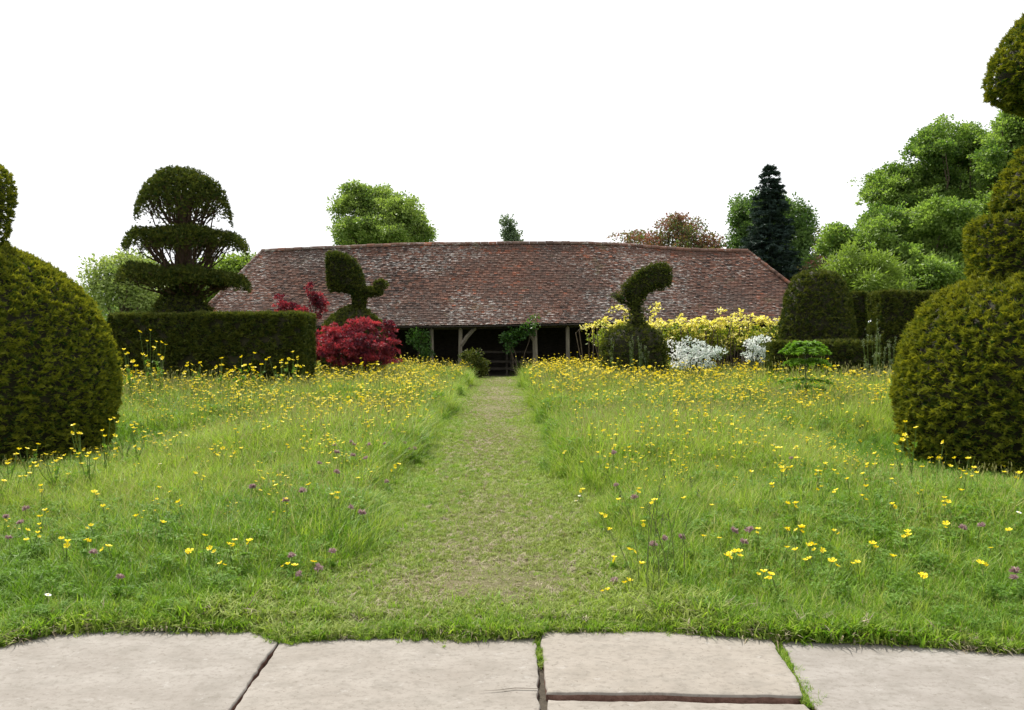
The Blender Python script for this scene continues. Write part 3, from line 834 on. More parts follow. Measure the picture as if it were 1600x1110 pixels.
# ridge and hip tiles: half rounds end to end
def halfrounds(a, b, zf, step, r_):
    a, b = np.array(a, float), np.array(b, float); L = np.linalg.norm(b - a); n = int(L / step)
    parts, ts = [], []
    for j in range(n):
        p0, p1 = a + (b - a) * j / n, a + (b - a) * (j + 0.97) / n
        if zf is not None: p0[2], p1[2] = zf(p0[0]), zf(p1[0])
        ax = unit((p1 - p0)[None])[0]; side = unit(np.cross(ax, [0, 0, 1.0])[None])[0]; up = np.cross(side, ax)
        Vs = []
        jl = rng.normal() * 0.008
        for p_ in (p0, p1):
            for q in np.linspace(-0.2, math.pi + 0.2, 7):
                Vs.append(p_ + side * math.cos(q) * r_ + up * (math.sin(q) * r_ - 0.03 + jl))
        F_ = [[q, q + 1, q + 8, q + 7] for q in range(6)]
        parts.append((np.array(Vs), np.array(F_))); ts += [min(1, max(0, rng.normal(0.6, 0.2)))] * 14
    return (*join(parts), TILE, np.array(ts))
ridge_z = lambda x: float(zr(np.clip(x, XR0, XR1))) + 0.02
obj("ridge_tiles", [halfrounds((XR0, BR, zA), (XR1, BR, zB), ridge_z, 0.38, 0.13)], roof)
for a_, b_ in (((XR0, BR, zA), (XE0, 0, float(ze(XE0)))), ((XR1, BR, zB), (XE1, 0, float(ze(XE1))))):
    obj("hip_tiles", [halfrounds(a_, b_, None, 0.16, 0.10)], roof)
# timber frame
def post(x, y, wdt, z1, mat="timber"):
    Vp, Fp = tube([(x, y, -0.3), (x + rng.normal() * .02, y, 1.0), (x + rng.normal() * .02, y, z1)], [wdt * .75, wdt * .72, wdt * .70], 4)
    return obj("post", [(Vp, Fp, M[mat], None)], barn)
posts = [px(a, BY + 0.5) for a in (430, 545, 674, 719, 836, 887, 960, 1060, 1160, 1230)]
for x in posts: post(x, 0.42, 0.15 if abs(x - px(836, BY + .5)) < .1 else 0.115, float(ze(x)) + 0.05)
for x in (-9, -4.5, 0, 4.5, 9): post(x, 2 * BR - 0.7, 0.12, 2.4)
bx0 = posts[3]
obj("brace", [(*tube([(bx0 + 0.05, 0.42, 1.35), (bx0 + 0.32, 0.42, 1.75), (bx0 + 0.75, 0.42, 2.2)], [0.09, 0.085, 0.08], 4), M["timber"], None)], barn)
obj("brace", [(*tube([(posts[4] - 0.05, 0.42, 1.55), (posts[4] - 0.25, 0.42, 1.85), (posts[4] - 0.5, 0.42, 2.2)], [0.07, 0.07, 0.06], 4), M["timber"], None)], barn)
obj("wall_plate", [(*tube([(XE0 + 0.5, 0.42, 2.12)] + [(x, 0.42, float(ze(x)) - 0.04) for x in np.linspace(-11, 11, 9)] + [(XE1 - 0.5, 0.42, 2.3)], 0.13, 4), M["boards"], None)], barn)
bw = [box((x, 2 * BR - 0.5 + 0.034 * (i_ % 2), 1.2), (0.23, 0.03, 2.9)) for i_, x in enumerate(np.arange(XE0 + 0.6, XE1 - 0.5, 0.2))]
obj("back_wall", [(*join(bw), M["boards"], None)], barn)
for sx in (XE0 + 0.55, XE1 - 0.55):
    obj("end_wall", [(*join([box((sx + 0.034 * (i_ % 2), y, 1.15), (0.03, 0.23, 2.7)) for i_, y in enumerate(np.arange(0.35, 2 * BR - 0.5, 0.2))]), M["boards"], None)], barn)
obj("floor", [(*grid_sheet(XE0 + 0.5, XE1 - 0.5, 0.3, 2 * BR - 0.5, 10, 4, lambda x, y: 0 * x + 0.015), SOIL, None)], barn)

# low dark timber gate across the barn mouth at the end of the path
gx0, gx1, gy = px(750, 37.2), px(834, 37.2), 37.2
g = empty("timber_gate", ((gx0 + gx1) / 2, gy, 0), "low dark timber gate across the barn opening at the end of the path", "gate")
gw = gx1 - gx0
for zz in (0.30, 0.62, 1.05): obj("rail", [(*box((0, 0, zz), (gw, 0.04, 0.10)), M["boards"], None)], g)
for sx in (-gw / 2, 0, gw / 2): obj("stile", [(*box((sx, 0.045, 0.60), (0.09, 0.04, 1.15)), M["boards"], None)], g)

# ------------------------------------------------------------------ trees and shrubs
def crown_leaves(blobs, nclump, per, size, cl, mat, tmpl=(LEAF, LEAF_F), flat=0.65, inner=0.35, tint_sp=0.22, bias=0.0, sub=24):
    """blobs: (x,y,z,rx,ry,rz). Each lobe carries smaller boughs; leaf clumps sit on the boughs, so gaps stay between them"""
    bl = np.array(blobs, float)
    if sub:
        k_ = np.repeat(np.arange(len(bl)), sub)
        u_ = unit(rng.normal(size=(len(k_), 3)) + [0, 0, 0.15])
        c_ = bl[k_, :3] + u_ * bl[k_, 3:6] * rng.uniform(0.50, 1.0, len(k_))[:, None]
        r_ = bl[k_, 3:6] * rng.uniform(0.10, 0.30, len(k_))[:, None]
        r_[:, 2] *= 0.95
        bl = np.concatenate([np.column_stack([c_, r_]), np.column_stack([bl[:, :3], bl[:, 3:6] * 0.78])])
    vol = bl[:, 3] * bl[:, 5]; pr = vol / vol.sum()
    kb = rng.choice(len(bl), nclump, p=pr)
    B_ = bl[kb]
    btint = rng.normal(0, 0.2, len(bl))[kb]
    u = unit(rng.normal(size=(nclump, 3)) + [0, 0, 0.08])
    rad = np.where(rng.uniform(size=nclump) < inner, rng.uniform(0.2, 0.8, nclump), rng.uniform(0.75, 1.12, nclump) + 0.22 * rng.exponential(0.5, nclump))
    C = B_[:, :3] + u * rad[:, None] * B_[:, 3:6]
    ct = np.clip(rng.normal(0.5 + bias, tint_sp, nclump) + btint, 0, 1)
    m = rng.poisson(per, nclump) + 2
    idx = np.repeat(np.arange(nclump), m); n = len(idx)
    g = unit(rng.normal(size=(n, 3))) * rng.uniform(0, 1, (n, 1)) ** 0.5 * 1.5 * [1, 1, flat]
    P = C[idx] + g * cl * rng.uniform(0.6, 1.25, nclump)[idx][:, None]
    d_ = unit(g + 0.7 * u[idx] + np.array([0, 0, 0.1])) + rng.normal(size=(n, 3)) * 0.5
    R_ = frames(d_)
    tt = np.clip(ct[idx] + rng.normal(size=n) * 0.18, 0, 1)
    V_, F_, t_ = scatter(tmpl[0], tmpl[1], P, R_, size * rng.uniform(0.6, 1.3, n), tt)
    return (V_, F_, mat, t_), C

def tree(name, x, d, label, blobs, nclump, per, size, cl, mat, trunk_r=0.25, cat="tree", group=None, nlimb=26, tmpl=(LEAF, LEAF_F), bark="bark", fork=None, **kw):
    """blobs in local metres around (x, d)"""
    t_ = empty(name, (x, d, 0), label, cat, group)
    leaves, C = crown_leaves(blobs, nclump, per, size, cl, M[mat], tmpl, **kw)
    cz = min(b[2] - b[5] for b in blobs) if fork is None else fork
    B0 = np.array(blobs); top = (B0[:, 2]).max()
    cxm, cym = np.average(B0[:, 0], weights=B0[:, 3]), np.average(B0[:, 1], weights=B0[:, 3])
    q = np.linspace(0, 1, 7)
    pth = np.stack([cxm * q ** 1.5 + 0.1 * np.sin(q * 5), cym * q ** 1.5, -0.1 + (top + 0.1) * q], 1)
    parts = [tube(pth, trunk_r * (1.12 - q) + 0.02, 8)]
    for j in rng.choice(len(C), min(nlimb, len(C)), replace=False):
        z0 = rng.uniform(max(0.3, cz * 0.7), max(cz, 0.75 * min(C[j, 2], top)))
        z0 = min(z0, C[j, 2] - 0.1)
        f = np.clip(z0 / top, 0.05, 1)
        s0 = np.array([cxm * f ** 1.5, cym * f ** 1.5, z0])
        L = np.linalg.norm(C[j] - s0)
        parts.append(limb(s0, C[j], -0.05 * L, max(0.02, trunk_r * 0.30 * (1.1 - f)), max(0.008, trunk_r * 0.05), 5, 0.03 * L))
    obj("trunk", [(*join(parts), M[bark], None)], t_)
    obj("crown", [leaves], t_)
    return t_

def B(pxx, pyy, wpx, hpx, d, x0, dy=0.0, ry=None):
    """crown lobe from its place in metres at distance d"""
    kk = d / F_PX
    return (px(pxx, d) - x0, dy, pz(pyy, d), wpx * kk, (wpx * kk if ry is None else ry), hpx * kk)

# tree behind the roof
d = 60.0; x0 = px(597, d)
tree("broadleaf_tree", x0, d, "bright green bushy tree rising behind the left half of the barn roof",
     [B(560, 325, 36, 40, d, x0), B(590, 318, 30, 32, d, x0, 1), B(625, 338, 38, 30, d, x0, -1), B(600, 365, 72, 36, d, x0), B(548, 365, 30, 30, d, x0, 1), B(655, 362, 24, 26, d, x0)],
     2300, 26, 0.18, 0.29, "spring", 0.35, nlimb=60)
d = 92.0; x0 = px(797, d)
tree("poplar_tree", x0, d, "slim grey green poplar tip showing above the middle of the ridge",
     [B(794, 355, 10, 20, d, x0), B(800, 372, 14, 16, d, x0, .5), B(797, 420, 18, 45, d, x0)], 260, 26, 0.26, 0.40, "poplar", 0.25, nlimb=12)
d = 64.0; x0 = px(1045, d)
tree("broadleaf_tree", x0, d, "thin crowned tree with purple red leaves above the right of the ridge",
     [B(1065, 362, 42, 26, d, x0), B(1010, 378, 46, 16, d, x0, 1), B(1085, 385, 40, 22, d, x0, -1), B(1040, 400, 80, 30, d, x0)], 620, 20, 0.19, 0.42, "purple", 0.28, inner=0.6, nlimb=90, tint_sp=0.4)
d = 62.0; x0 = px(1208, d)
tree("broadleaf_tree", x0, d, "round green tree standing behind the dark spruce",
     [B(1175, 345, 32, 42, d, x0), B(1240, 350, 38, 48, d, x0, 1), B(1205, 350, 45, 52, d, x0, 2), B(1160, 400, 26, 44, d, x0), B(1255, 405, 30, 55, d, x0), B(1205, 430, 68, 60, d, x0)],
     1900, 34, 0.20, 0.34, "midgreen", 0.35, nlimb=50)

# spruce: whorls of drooping branches
d = 52.0; x0 = px(1203, d); kk = d / F_PX
t = empty("spruce_tree", (x0, d, 0), "tall narrow dark spruce with a pointed top right of the roof", "tree")
ztop = pz(254, d)
obj("trunk", [(*tube([(0, 0, -0.1), (0, 0, ztop * .6), (0, 0, ztop)], [0.22, 0.10, 0.015]), M["spruce"], 0.2)], t)
Ps, Ds = [], []
z = ztop - 0.25; i_ = 0
while z > 0.8:
    f = (ztop - z) / ztop
    rr = 0.25 + 2.2 * (f / 0.62) ** 0.85 if f < 0.62 else 2.45 + 0.5 * (f - .62)
    nb = int(7 + 10 * f)
    for j in range(nb):
        a = rng.uniform(0, 6.283); L = rr * rng.uniform(0.72, 1.12)
        m = int(36 + 70 * f)
        s_ = rng.uniform(0.08, 1, m) ** 0.75
        lat = rng.normal(size=m) * 0.11 * (0.5 + s_)
        q = np.stack([np.cos(a) * s_ * L - np.sin(a) * lat, np.sin(a) * s_ * L + np.cos(a) * lat, z - 0.28 * L * s_ ** 1.2 + 0.14 * L * s_ ** 3 + rng.normal(size=m) * 0.05 - np.abs(lat) * .4], 1)
        Ps.append(q); Ds.append(np.stack([np.cos(a) + rng.normal(size=m) * .6, np.sin(a) + rng.normal(size=m) * .6, np.full(m, -0.25)], 1))
    z -= 0.36 * rng.uniform(0.8, 1.2)
Ps, Ds = np.concatenate(Ps), np.concatenate(Ds)
V, F, tt = scatter(*SPRIG5, Ps, frames(Ds, rng.normal(size=len(Ps)) * .6), 0.24 * rng.uniform(.7, 1.3, len(Ps)), np.clip(rng.normal(.5, .25, len(Ps)), 0, 1))
obj("crown", [(V, F, M["spruce"], tt)], t)

# great oaks on the right
d = 46.0; x0 = px(1470, d)
tree("oak_tree", x0, d, "large lobed oak with a high dark green crown at the right", [B(1485, 228, 52, 38, d, x0), B(1440, 250, 42, 36, d, x0, -1), B(1530, 245, 48, 42, d, x0, 1), B(1395, 295, 44, 36, d, x0, 0), B(1375, 310, 32, 28, d, x0, -1),
     B(1480, 290, 60, 46, d, x0, 1), B(1430, 335, 56, 44, d, x0, -1), B(1500, 350, 70, 60, d, x0), B(1540, 310, 50, 50, d, x0, 2)], 5200, 30, 0.14, 0.23, "oak", 0.5, nlimb=120, inner=0.3)
d = 42.0; x0 = px(1600, d)
tree("oak_tree", x0, d, "tall leafy oak partly hidden behind the tiered yew at the right edge", [B(1590, 200, 30, 30, d, x0), B(1640, 220, 70, 60, d, x0), B(1580, 260, 60, 46, d, x0), B(1620, 330, 90, 80, d, x0), B(1560, 345, 50, 50, d, x0, -1)], 3200, 34, 0.15, 0.25, "oak", 0.5, nlimb=80, bias=0.1, inner=0.3, sub=34)
d = 40.0; x0 = px(1440, d)
tree("broadleaf_tree", x0, d, "wide lower leafy tree filling the gap below the oaks at the right", [B(1370, 375, 40, 34, d, x0), B(1420, 390, 50, 44, d, x0, 1), B(1480, 395, 56, 52, d, x0), B(1540, 400, 56, 50, d, x0, 1), B(1325, 375, 34, 24, d, x0, 1), B(1440, 440, 100, 50, d, x0), B(1395, 345, 34, 28, d, x0, 1), B(1455, 345, 40, 30, d, x0, -1), B(1520, 440, 80, 50, d, x0)], 4700, 30, 0.14, 0.23, "oak", 0.35, nlimb=80, bias=0.12, inner=0.3)
d = 33.0; x0 = px(1340, d)
tree("willow_shrub", x0, d, "pale lime green feathery shrub behind the square cut hedges", [B(1330, 425, 36, 38, d, x0), B(1370, 430, 34, 34, d, x0), B(1350, 455, 62, 40, d, x0), B(1310, 445, 26, 24, d, x0)], 620, 34, 0.20, 0.26, "lime", 0.14, cat="shrub", tmpl=(NARROW, LEAF_F), nlimb=50)
d = 50.0; x0 = px(1290, d)
tree("broadleaf_tree", x0, d, "small thin tree with brownish twigs between the spruce and the oaks", [B(1290, 375, 18, 22, d, x0), B(1300, 400, 26, 30, d, x0), B(1285, 430, 34, 34, d, x0)], 110, 16, 0.15, 0.36, "purple", 0.14, inner=0.6, nlimb=50)
# left background
d = 44.0; x0 = px(185, d)
tree("willow_tree", x0, d, "pale silvery willow standing between the left dome and the cloud pruned yew", [B(160, 430, 26, 30, d, x0), B(205, 425, 36, 36, d, x0, 1), B(215, 450, 44, 34, d, x0), B(170, 470, 40, 30, d, x0), B(240, 475, 50, 34, d, x0, 1)], 560, 28, 0.20, 0.36, "pale", 0.22, tmpl=(NARROW * [1.6, 1, 1], LEAF_F), inner=0.5, nlimb=70)
d = 56.0; x0 = px(350, d)
tree("broadleaf_tree", x0, d, "fresh yellow green tree showing behind the left end of the barn", [B(385, 418, 26, 20, d, x0), B(340, 430, 40, 26, d, x0), B(300, 450, 50, 40, d, x0, 1), B(370, 450, 50, 30, d, x0)], 620, 40, 0.20, 0.40, "lime", 0.25)
d = 48.0; x0 = px(60, d)
tree("broadleaf_tree", x0, d, "mid green bushy tree behind the left dome", [B(60, 470, 60, 40, d, x0), B(0, 460, 50, 40, d, x0), B(100, 490, 40, 30, d, x0)], 420, 36, 0.20, 0.40, "midgreen", 0.25)

# distant wood closes the horizon behind everything
wb = [(x, 105 + 10 * math.sin(x), 3.0 + rng.uniform(-.5, 1.0), 5.5, 4, 3.2 + rng.uniform(0, 1.2)) for x in np.arange(-100, 101, 5.0)]
lv, _ = crown_leaves(wb, 3000, 22, 0.6, 0.9, M["midgreen"], inner=0.3, sub=4)
tag(obj("distant_woodland", [lv]), "low line of green woodland far beyond the barn", "woodland", kind="stuff")

# shrubs in the border
def shrub(name, x, d, label, blobs, ncl, per, size, cl, mat, cat="shrub", group=None, tmpl=(LEAF, LEAF_F), nstem=16, bark="bark", **kw):
    kw.setdefault("sub", 0)
    t_ = empty(name, (x, d, 0), label, cat, group)
    lv_, C = crown_leaves(blobs, ncl, per, size, cl, M[mat], tmpl, **kw)
    parts = []
    for j in rng.choice(len(C), min(nstem, len(C)), replace=False):
        parts.append(limb((rng.normal() * .12, rng.normal() * .12, -0.05), C[j], 0.1, 0.022, 0.008, 5, 0.05))
    obj("stems", [(*join(parts), M[bark], None)], t_)
    obj("foliage", [lv_], t_)
    return t_
d = 27.0; x0 = px(470, d)
shrub("red_maple", x0, d, "taller dark red maple with raised upright sprays beside the hedge end",
      [B(442, 475, 20, 13, d, x0), B(500, 475, 12, 24, d, x0), B(484, 452, 10, 9, d, x0), B(455, 490, 28, 10, d, x0), B(478, 530, 46, 20, d, x0), B(500, 545, 30, 20, d, x0)], 230, 13, 0.09, 0.11, "red", tmpl=PALM, sub=9, tint_sp=0.32)
d = 24.3; x0 = px(560, d)
shrub("red_maple", x0, d, "low spreading crimson maple at the foot of the peacock topiary",
      [B(535, 522, 30, 14, d, x0), B(572, 508, 24, 10, d, x0, -.2), B(608, 513, 13, 13, d, x0), B(560, 536, 56, 18, d, x0, -.3), B(612, 545, 16, 20, d, x0, -.3), B(512, 542, 26, 20, d, x0), B(560, 556, 70, 16, d, x0)], 400, 12, 0.085, 0.105, "red", tmpl=PALM, flat=0.4, sub=12, tint_sp=0.32)
d = 30.0
x0 = px(1125, d)
sp = []
for a in np.linspace(1050, 1212, 15): sp.append(B(a + rng.uniform(-5, 5), 503 + rng.uniform(-9, 10), 13, 7, d, x0, rng.uniform(-1, 1), 0.5))
for a, b in ((1065, 497), (1082, 505), (1130, 490), (1140, 500), (1152, 507), (1172, 497), (1180, 510), (1208, 508), (1126, 505)): sp.append(B(a, b, 8, 6, d, x0, rng.uniform(-.8, .3), .4))
def sprays(name, x0, d, label, spots, L, mat, leaf=0.10, per=34):
    """shrub of long leafy shoots; spots are shoot tips"""
    t_ = empty(name, (x0, d, 0), label, "shrub")
    st_, Ps_, Ds_, tt_ = [], [], [], []
    for (tx, tz, ty) in spots:
        ln = L * rng.uniform(.7, 1.3); dx = rng.normal(0.35, 0.55); 
        dv = unit(np.array([[dx, rng.normal() * .4, rng.uniform(.15, .75)]]))[0]
        e = np.array([tx, ty, tz]); a_ = e - dv * ln - [0, 0, 0.10 * ln]
        root = np.array([a_[0] * .9 + rng.normal() * .15, ty * .5, -0.05])
        f = np.linspace(0, 1, 6)[:, None]
        pth = a_ + (e - a_) * f; pth[:, 2] += 0.10 * np.sin(f[:, 0] * 3.1416)
        st_.append(tube(np.vstack([root[None], (root + a_)[None] / 2 + [0, 0, .1], pth]), np.linspace(.02, .005, 8), 4))
        u = rng.uniform(0.05, 1, per) ** 0.8
        c = a_ + (e - a_) * u[:, None]; c[:, 2] += 0.10 * np.sin(u * 3.1416)
        side = rng.normal(size=(per, 3)) * [1, 1, .45]
        Ps_.append(c + side * 0.055 * (1.25 - 0.8 * u)[:, None]); Ds_.append(side + dv * .8)
        tt_.append(np.clip(0.25 + 0.6 * u + rng.normal(size=per) * .18, 0, 1))
    Ps_, Ds_, tt_ = np.concatenate(Ps_), np.concatenate(Ds_), np.concatenate(tt_)
    V_, F_, q_ = scatter(LEAF * [1.2, 1, 1], LEAF_F, Ps_, frames(Ds_, rng.normal(size=len(Ps_)) * .6), leaf * rng.uniform(.6, 1.3, len(Ps_)), tt_)
    obj("stems", [(*join(st_), M["bark"], None)], t_)
    obj("foliage", [(V_, F_, M[mat], q_)], t_)
    return t_
def tips(xs, x0, d): return [(px(a, d) - x0, pz(b, d), rng.uniform(-.9, .5)) for a, b in xs]
G1 = [(a + rng.uniform(-6, 6), rng.uniform(497, 520)) for a in np.linspace(1050, 1215, 46)] + [(1070, 492), (1088, 497), (1090, 502), (1130, 487), (1152, 486), (1140, 492), (1128, 497), (1175, 494), (1182, 500), (1190, 498), (1210, 502), (1122, 499), (1062, 500)]
G1 += [(a, rng.uniform(514, 532)) for a in np.linspace(1045, 1210, 22)]
t = sprays("golden_shrub", x0, d, "bright golden yellow shrub with layered sprays right of the bird topiary", tips(G1, x0, d), 0.62, "gold")
lv, _ = crown_leaves([B(a, 530, 22, 20, d, x0, .3, 0.9) for a in np.linspace(1050, 1205, 8)], 260, 20, 0.12, 0.16, M["goldgreen"], (LEAF, LEAF_F), sub=0)
obj("lower_foliage", [lv], t)
x0 = px(965, d)
G2 = [(a, rng.uniform(499, 512)) for a in np.linspace(925, 1050, 26)] + [(1030, 477), (1036, 484), (1024, 492), (972, 479), (978, 486), (968, 484)]
t = sprays("golden_shrub", x0, d, "yellow green shrub spilling in front of the barn posts behind the bird topiary", tips(G2, x0, d), 0.5, "gold")
lv, _ = crown_leaves([B(a, 528, 20, 16, d, x0, .3, 0.8) for a in (945, 975, 1005, 1035)], 120, 18, 0.12, 0.16, M["goldgreen"], (LEAF, LEAF_F), sub=0)
obj("lower_foliage", [lv], t)
d = 26.5
x0 = px(1082, d)
shrub("white_shrub", x0, d, "large white leaved shrub under the golden shrub", [B(1060, 546, 16, 14, d, x0), B(1078, 540, 14, 12, d, x0), B(1100, 548, 22, 13, d, x0), B(1120, 550, 12, 10, d, x0), B(1080, 562, 36, 16, d, x0)], 140, 12, 0.075, 0.09, "white", sub=9, group="white leaved shrubs in the border", bark="grey_herb")
x0 = px(1188, d)
shrub("white_shrub", x0, d, "smaller white leaved shrub next to the low hedge at the right", [B(1190, 536, 16, 12, d, x0), B(1180, 548, 16, 14, d, x0), B(1197, 555, 16, 14, d, x0)], 70, 12, 0.075, 0.09, "white", sub=9, group="white leaved shrubs in the border", bark="grey_herb")
x0 = px(488, d)
shrub("white_shrub", x0, d, "tiny white flowered plant under the red maple by the hedge end", [B(490, 545, 7, 9, d, x0)], 18, 12, 0.08, 0.09, "white", group="white leaved shrubs in the border", bark="grey_herb")
# climbers in the barn
d = 36.1
x0 = px(655, d)
shrub("climbing_plant", x0, d, "green climber hanging in the dark left bay of the barn", [B(652, 530, 14, 16, d, x0, 0, .3), B(662, 548, 12, 14, d, x0, 0, .3)], 60, 14, 0.11, 0.15, "ivy", cat="climber", nstem=4, bias=-.2)
x0 = px(806, d)
shrub("climbing_plant", x0, d, "leafy green climber hanging left of the thick barn post", [B(806, 522, 16, 10, d, x0, 0, .3), B(795, 535, 9, 13, d, x0, 0, .3), B(820, 517, 12, 8, d, x0, 0, .3), B(834, 500, 5, 8, d, x0, -.3, .2)], 80, 14, 0.11, 0.14, "ivy", cat="climber", nstem=4, bias=-.2)
x0 = px(745, d - 2)
shrub("box_bush", x0, d - 2, "dark green bush left of the path end before the barn", [B(738, 568, 15, 18, d - 2, x0), B(752, 576, 9, 12, d - 2, x0)], 130, 20, 0.10, 0.13, "yew_dark")

# feathery young conifer in the right meadow
d = 16.5; x0 = px(1258, d)
t = empty("conifer_sapling", (x0, d, 0), "small feathery green conifer sapling standing alone in the right meadow", "sapling")
ztop = pz(538, d)
obj("trunk", [(*tube([(0, 0, -0.05), (0.02, 0, 0.7), (-0.01, 0, ztop)], [0.022, 0.018, 0.006], 6), M["stalk"], None)], t)
Ps, Ds, br = [], [], []
for (z0, L, nb, up) in ((ztop - .06, 0.34, 7, 0.12), (ztop - .20, 0.48, 8, 0.16), (ztop - .38, 0.44, 6, 0.1), (ztop - .7, 0.62, 6, 0.02), (ztop - .82, 0.55, 5, -0.02)):
    for j in range(nb):
        a = j / nb * 6.283 + rng.uniform(-.3, .3); LL = L * rng.uniform(.75, 1.1)
        f = np.linspace(0, 1, 6)
        q = np.stack([np.cos(a) * f * LL, np.sin(a) * f * LL, z0 + up * np.sin(f * 2.4) - 0.10 * f ** 2], 1)
        br.append(tube(q, np.linspace(.008, .003, 6), 4))
        m = 52 if z0 > ztop - .5 else 20
        ff = rng.uniform(0.15, 1, m)
        c = np.stack([np.interp(ff, f, q[:, i2]) for i2 in range(3)], 1) + rng.normal(size=(m, 3)) * .012
        sd_ = np.sign(rng.uniform(-1, 1, m))
        Ps.append(c); Ds.append(np.stack([np.cos(a) * .7 - np.sin(a) * sd_, np.sin(a) * .7 + np.cos(a) * sd_, rng.normal(size=m) * .2 - .1], 1))
Ps, Ds = np.concatenate(Ps), np.concatenate(Ds)
V, F, tt = scatter(*SPRIG5, Ps, frames(Ds, rng.normal(size=len(Ps)) * .4), 0.11 * rng.uniform(.7, 1.2, len(Ps)), np.clip(rng.normal(.55, .25, len(Ps)), 0, 1))
obj("branches", [(*join(br[:21]), M["stalk"], None)], t)
obj("branches", [(*join(br[21:]), M["stalk"], None)], t)
obj("foliage", [(V, F, M["sapling"], tt)], t)

# ------------------------------------------------------------------ meadow: tuft prototypes (kept out of the scene) spread by geometry nodes
PROTO = {}
def blade(h, lean, a, wd, curl, base=(0, 0), segs=3):
    Vs, f = [], np.linspace(0, 1, segs + 1)
    ca, sa = math.cos(a), math.sin(a)
    for q in f:
        r_ = lean * q ** 1.8 * h + curl * q ** 3 * h
        z_ = h * (q - 0.25 * (lean + curl) * q ** 3)
        w_ = wd * (1 - 0.92 * q ** 1.5)
        cx_, cy_ = base[0] + ca * r_, base[1] + sa * r_
        Vs += [(cx_ - sa * w_, cy_ + ca * w_, z_), (cx_ + sa * w_, cy_ - ca * w_, z_)]
    return np.array(Vs), np.array([[2 * i2, 2 * i2 + 1, 2 * i2 + 3, 2 * i2 + 2] for i2 in range(segs)])
def tuft(name, n, h, rad, wd, mat, lean=(0.1, 0.6), curl=0.3, seed_heads=0, straw=0.0, leaves=0, hv=0.4):
    parts, ts, ch = [], [], []
    sp_, st_ = [], []
    for _ in range(n):
        r_ = rad * math.sqrt(rng.uniform()); b = rng.uniform(0, 6.283)
        V_, F_ = blade(h * rng.uniform(1 - hv, 1 + hv * 0.5), rng.uniform(*lean), rng.uniform(0, 6.283), wd * rng.uniform(.7, 1.3), rng.uniform(0, curl), (r_ * math.cos(b), r_ * math.sin(b)))
        if rng.uniform() < straw: sp_.append((V_, F_)); st_.append(np.full(len(V_), rng.uniform(0.2, 1)))
        else: parts.append((V_, F_)); ts.append(np.full(len(V_), np.clip(rng.normal(.5, .34), 0, 1)))
    if parts: ch.append((*join(parts), M[mat], np.concatenate(ts)))
    for _ in range(seed_heads):
        a = rng.uniform(0, 6.283); r_ = rad * rng.uniform(); H = h * rng.uniform(1.0, 1.32); ln = rng.uniform(0, .25)
        b0 = np.array([r_ * math.cos(a), r_ * math.sin(a), 0]); e = b0 + [ln * H * math.cos(a), ln * H * math.sin(a), H]
        q = np.linspace(0, 1, 4)[:, None]; pth = b0 + (e - b0) * q
        sp_.append(tube(pth, [0.0016, 0.0014, 0.0012, 0.001], 3)); st_.append(np.full(12, 0.35))
        hp = tube([e - [0, 0, .01], e + [0.005, 0, .02], e + [.012, 0, .055], e + [.02, 0, .08]], [0.001, 0.006, 0.005, 0.001], 4)
        sp_.append(hp); st_.append(np.full(16, rng.uniform(.4, 1)))
    if sp_: ch.append((*join(sp_), M["straw"], np.concatenate(st_)))
    if leaves:
        m = leaves
        P = np.stack([rng.normal(size=m) * rad * .7, rng.normal(size=m) * rad * .7, h * rng.uniform(.15, .8, m)], 1)
        dd = np.stack([rng.normal(size=m), rng.normal(size=m), rng.uniform(-.1, .5, m)], 1)
        V_, F_, t_ = scatter(PALM[0], PALM[1], P, frames(dd, rng.normal(size=m) * .4), 0.04 * rng.uniform(.6, 1.3, m), np.clip(rng.normal(.5, .25, m), 0, 1))
        ch.append((V_, F_, M["herb"], t_))
    return bpy.data.objects.new(name, make_mesh(name, ch))
def collection(name, objs):
    c = bpy.data.collections.new(name)
    for o in objs: c.objects.link(o)
    return c
